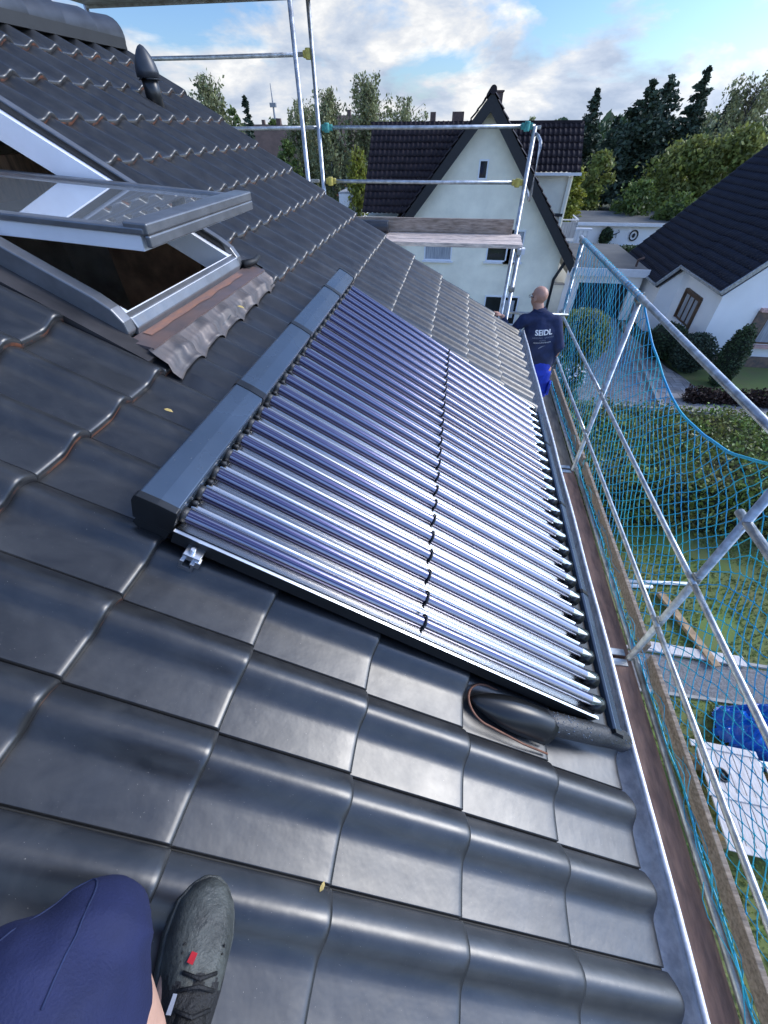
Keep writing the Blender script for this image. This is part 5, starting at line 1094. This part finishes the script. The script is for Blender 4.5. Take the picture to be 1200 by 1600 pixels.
# --- far houses of the town
def far_house(label, x, y, w_, d, he, hr, wm, rm, rot=0.0, wins=3):
    T = thing('town_house', label, 'house', (x, y, -8.02), 'houses of the distant town'); Rz = Matrix.Rotation(rot, 3, 'Z')
    def P(a, b, c): return V((x, y, -8.02))+Rz @ V((a, b, c))
    mb = MB(); mb.add([P(-w_/2, -d/2, 0), P(w_/2, -d/2, 0), P(w_/2, d/2, 0), P(-w_/2, d/2, 0), P(-w_/2, -d/2, he), P(w_/2, -d/2, he), P(w_/2, d/2, he), P(-w_/2, d/2, he), P(-w_/2, 0, he+hr), P(w_/2, 0, he+hr)],
           [(0, 1, 5, 4), (1, 2, 6, 9, 5), (2, 3, 7, 6), (3, 0, 4, 8, 7)]); mb.build('wall', M[wm], T)
    mb = MB(); o_ = 0.4
    mb.add([P(-w_/2-o_, -d/2-o_, he-0.3), P(w_/2+o_, -d/2-o_, he-0.3), P(w_/2+o_, 0, he+hr+0.1), P(-w_/2-o_, 0, he+hr+0.1), P(-w_/2-o_, d/2+o_, he-0.3), P(w_/2+o_, d/2+o_, he-0.3)], [(0, 1, 2, 3), (3, 2, 5, 4)])
    ro = mb.build('roof', M[rm], T); ro.modifiers.new('s', 'SOLIDIFY').thickness = 0.25
    mb = MB(); mb.box(P(w_*0.2, 0.3, he+hr+0.2), (0.7, 0.7, 1.4)); mb.build('chimney', M['far_brick'], T)
    for k in range(wins):
        mb = MB(); mb.box(P(-w_/2+w_*(k+0.5)/wins, -d/2-0.04, he*0.62), (1.1, 0.1, 1.3), Rz); mb.build('window', M['white_paint' if k % 2 else 'glass_dark'], T)
p = at(425, 216, 88); far_house('brown brick house left of the birches with small white windows', p.x-1, 88, 12, 9, 4.4, 3.6, 'far_brick', 'far_tile_brown', 0.15, 4)
p = at(535, 218, 112); far_house('red-brown house between the birches, above the red car', p.x, 112, 9, 9, 5.2, 4.2, 'far_brick', 'far_tile_brown', 0.5, 2)
p = at(560, 205, 135); far_house('distant house with pale wall to the left of the black roof', p.x, 135, 12, 9, 5.0, 3.6, 'white_wall', 'far_tile_brown', -0.2, 3)
p = at(480, 200, 150); far_house('far long roof behind the left birch', p.x, 150, 14, 10, 4.8, 2.8, 'far_brick', 'far_tile_brown', 0.0, 5)
p = at(395, 200, 130); far_house('distant roof left of the radio mast', p.x, 130, 14, 9, 5.2, 3.0, 'far_brick', 'far_tile_brown', 0.1, 3)
p = at(522, 262, 72); far_house('low pale outbuilding behind the street lamp', p.x+0.4, 84, 5, 4, 2.4, 1.2, 'white_wall', 'far_tile_brown', 0.3, 2)
# mast and spires
p = at(422, 130, 220); T = thing('radio_mast', 'thin red and white radio mast on the horizon', 'mast', (p.x, 220, -8)); mb = MB(); mb.tube([V((p.x, 220, -8)), V((p.x, 220, p.z))], [0.8, 0.12], 6); mb.build('pole', M['steel_mast'], T)
mb = MB(); mb.box((p.x, 220, p.z-6), (2.4, 1.2, 1.3)); mb.box((p.x, 220, p.z-10), (2.0, 1.2, 0.5)); mb.build('platform', M['steel_mast'], T)
for (px, py, lb) in ((677, 176, 'tiny needle spire on the horizon above the black roof'), (716, 180, 'tiny domed tower on the horizon left of the black gable')):
    p = at(px, py, 260); T = thing('church_spire', lb, 'spire', (p.x, 260, -8)); mb = MB(); wd = 1.2 if px < 700 else 2.6
    mb.box((p.x, 260, -1.8), (wd*2, wd*2, 12)); mb.build('tower', M['far_brick'], T); mb = MB(); mb.tube([V((p.x, 260, 4.0)), V((p.x, 260, p.z*0.5+2)), V((p.x, 260, p.z))], [wd, wd*0.5, 0.1], 8); mb.build('spire', M['steel_mast'], T)

# --- street things on the left
def car(label, c, rot):
    T = thing('parked_car', label, 'car', c); Rz = Matrix.Rotation(rot, 3, 'Z'); c = V(c)
    def P(x, y, z): return c+Rz @ V((x, y, z))
    prof = [(-2.0, .35), (-2.0, .85), (-1.75, .98), (-1.2, 1.0), (-0.75, 1.42), (0.9, 1.45), (1.5, 1.05), (1.95, .95), (2.0, .35)]
    mb = MB(); n = len(prof)
    for sgn in (-1, 1): mb.v += [P(x, sgn*(0.85 if z < 1.02 else 0.68), z) for x, z in prof]
    mb.f = [tuple(range(n)), tuple(range(2*n-1, n-1, -1))]+[(i, n+i, n+(i+1) % n, (i+1) % n) for i in range(n)]; mb.m = [0]*len(mb.f); mb.build('body', M['red_paint'], T, False, 0.06)
    mb = MB()
    for sgn in (-1, 1): mb.prism([P(-1.05, sgn*0.79, 1.04), P(-0.72, sgn*0.70, 1.36), P(0.85, sgn*0.70, 1.38), P(1.3, sgn*0.79, 1.04)], V((0, 0, 0)), Rz @ V((0, sgn*0.02, 0)))
    mb.prism([P(1.52, -0.62, 1.07), P(1.52, 0.62, 1.07), P(0.95, 0.56, 1.42), P(0.95, -0.56, 1.42)], V((0, 0, 0)), Rz @ V((0.02, 0, 0.02))); mb.build('windows', M['glass_dark'], T)
    for x in (-1.3, 1.3):
        for sgn in (-1, 1): mb = MB(); mb.tube([P(x, sgn*0.70, .32), P(x, sgn*0.88, .32)], 0.32, 16); mb.build('wheel', M['black_matte'], T)
    for sgn in (-1, 1): mb = MB(); mb.box(P(-2.0, sgn*0.6, 0.78), (0.06, 0.3, 0.16), Rz); mb.build('headlight', M['white_paint'], T)
p = at(526, 303, 72); car('small red car parked on the street beyond the roof edge', (p.x-0.3, 72, -8.0), math.radians(80))
p = at(548, 320, 50)
T = thing('box_trailer', 'white box trailer standing between the red car and the black roof', 'trailer', (p.x, 52, -8)); mb = MB(); mb.box((p.x, 52, -6.15), (2.3, 4.2, 2.5)); mb.build('box_body', M['white_paint'], T, False, 0.04)
mb = MB(); mb.box((p.x, 52, -4.86), (2.36, 4.26, 0.08)); mb.build('roof_panel', M['curtain'], T)
for sgn in (-1, 1): mb = MB(); mb.tube([V((p.x+sgn*1.0, 52, -7.6)), V((p.x+sgn*1.18, 52, -7.6))], 0.38, 14); mb.build('wheel', M['black_matte'], T)
p = at(546, 238, 66); T = thing('street_lamp', 'grey street lamp left of the black roof', 'street lamp', (p.x, 66, -8)); mb = MB(); mb.tube([V((p.x, 66, -8)), V((p.x, 66, p.z))], [0.09, 0.05], 8); mb.build('pole', M['steel_mast'], T)
mb = MB(); mb.box((p.x+0.25, 66, p.z), (0.9, 0.3, 0.14)); mb.build('lamp_head', M['white_paint'], T, False, 0.04)
T = thing('picket_fence', 'pale wooden fence along the far street', 'fence', (-9.0, 55, -8)); mb = MB()
for k in range(40): mb.box((-8.6-0.012*k, 45+k*0.9, -7.35), (0.06, 0.10, 1.2))
mb.build('post', M['timber'], T); mb = MB(); mb.bar(V((-8.6, 45, -7.0)), V((-9.1, 80, -7.0)), 0.04, 0.12); mb.bar(V((-8.6, 45, -7.5)), V((-9.1, 80, -7.5)), 0.04, 0.12); mb.build('rail', M['timber'], T)
T = thing('garden_wall', 'pale low wall at the foot of the black roof house by the street', 'wall', (-6.5, 40, -8)); mb = MB(); mb.box((-6.2, 40, -7.5), (0.2, 14, 1.0)); mb.build('wall_face', M['kerb'], T)
# dark flat roof right below the trailer, next to the cream house
T = thing('carport', 'dark flat carport roof between our roof edge and the black roof house', 'carport', (-5.8, 26, -8)); mb = MB(); mb.box((-6.4, 27, -5.35), (3.2, 5, 0.22)); mb.build('roof', M['dark_trim'], T)
mb = MB(); mb.box((-6.4, 24.47, -5.33), (3.2, 0.05, 0.28)); mb.build('fascia', M['white_paint'], T); mb = MB()
for sx_ in (-7.9, -4.9): mb.box((sx_, 24.7, -6.7), (0.12, 0.12, 2.6)); mb.box((sx_, 29.3, -6.7), (0.12, 0.12, 2.6))
mb.build('post', M['white_paint'], T)

# ================================================================== GARDEN THINGS BELOW
def single(mb, name, label, cat, m, smooth=False, bevel=0, group=None): return tag(mb.build(name, m, None, smooth, bevel), label, cat, group)
for i, (a, b, lb) in enumerate((((4.75, 6.70), (6.25, 6.84), 'longer white pipe lying on the grass under the scaffold'), ((4.78, 6.58), (5.35, 6.62), 'short white pipe stub beside the longer one on the grass'))):
    mb = MB(); mb.tube([V((a[0], a[1], -7.93)), V((b[0], b[1], -7.93))], 0.045, 12); single(mb, 'plastic_pipe', lb, 'pipe', M['white_pvc'], True, 0, 'white pipes on the grass')
mb = MB(); mb.bar(V((5.45, 6.45, -7.90)), V((5.98, 4.72, -7.90)), 0.16, 0.08); single(mb, 'timber_beam', 'dark brown timber beam lying across the path edge', 'beam', M['timber'], False, 0.008)
mb = MB(); mb.bar(V((4.70, 5.02, -7.93)), V((6.60, 4.93, -7.93)), 0.22, 0.05); single(mb, 'board', 'pale board lying along the gravel path', 'board', M['white_board'], False, 0.005)
# slatted white door panels on trestles
T = thing('white_door', 'old white plank door lying flat in the garden with a black hole in it', 'door', (5.1, 2.3, -7.6)); Rz = Matrix.Rotation(math.radians(-3), 3, 'Z')
mb = MB(); 
for k in range(7): mb.box((4.72+0.13*k, 2.28-0.008*k, -7.42), (0.122, 1.36, 0.03), Rz)
mb.build('boards', M['white_board'], T, False, 0.006)
mb = MB(); mb.box((5.1, 2.95, -7.395), (0.98, 0.10, 0.03), Rz); mb.box((5.1, 2.26, -7.395), (0.98, 0.10, 0.03), Rz); mb.box((5.1, 1.60, -7.395), (0.98, 0.10, 0.03), Rz); mb.build('battens', M['white_board'], T, False, 0.006)
mb = MB(); ring = [V((4.93+0.075*math.cos(t), 2.55+0.09*math.sin(t), -7.395)) for t in [2*math.pi*i/16 for i in range(17)]]; mb.tube(ring, 0.018, 8); mb.tube([V((4.93, 2.55, -7.40)), V((4.93, 2.55, -7.395))], 0.07, 16); mb.build('cable_gland', M['black_plastic'], T, True)
mb = MB()
for y in (1.75, 2.8): mb.box((5.1, y, -7.72), (0.9, 0.08, 0.55))
mb.build('trestle', M['timber'], T)
T = thing('slatted_pallet', 'white slatted pallet next to the plank door, half under the blue tarp', 'pallet', (6.1, 2.3, -7.6)); mb = MB()
for k in range(12): mb.box((5.72+0.085*k, 2.25, -7.50), (0.05, 1.25, 0.025), Rz)
mb.build('slats', M['white_paint'], T); mb = MB()
for y in (1.7, 2.3, 2.85): mb.box((6.2, y, -7.54), (1.08, 0.09, 0.05))
mb.build('bearers', M['white_paint'], T); mb = MB(); mb.box((6.2, 2.3, -7.80), (0.8, 0.9, 0.44)); mb.build('blocks', M['timber'], T)
# crumpled tarp
mb = MB(); vs = []; fs = []; n = 44
for i in range(n+1):
    for j in range(n+1):
        u = i/n*2-1; v = j/n*2-1; r2 = u*u+v*v; p = V((u*2.1, v*2.1, 3.0)); c1 = 1-abs(mnoise.noise(p*1.1))*2.2; c2 = 1-abs(mnoise.noise(p*2.3+V((5, 1, 2))))*2.0
        x = 6.15+u*0.75+0.10*mnoise.noise(p+V((9, 0, 0))); y = 3.45+v*0.55+0.10*mnoise.noise(p+V((0, 9, 0))); z = -7.93+max(0, (1-r2))**0.6*(0.34+0.22*c1+0.10*c2)
        vs.append((x, y, z))
for i in range(n):
    for j in range(n):
        u = (i+.5)/n*2-1; v = (j+.5)/n*2-1
        if u*u+v*v < 1.0+0.25*mnoise.noise(V((u*2, v*2, 8))): fs.append((i*(n+1)+j, (i+1)*(n+1)+j, (i+1)*(n+1)+j+1, i*(n+1)+j+1))
mb.add(vs, fs); o = single(mb, 'tarpaulin', 'crumpled bright blue plastic tarp heaped on the lawn', 'tarp', M['tarp']); o.modifiers.new('s', 'SOLIDIFY').thickness = 0.004
mb = MB(); mb.tube([V((5.05, 13.2, -8)), V((5.05, 13.2, -7.72))], [0.15, 0.19], 14); single(mb, 'flower_pot', 'terracotta flower pot at the driveway edge', 'flower pot', M['far_brick'], True)
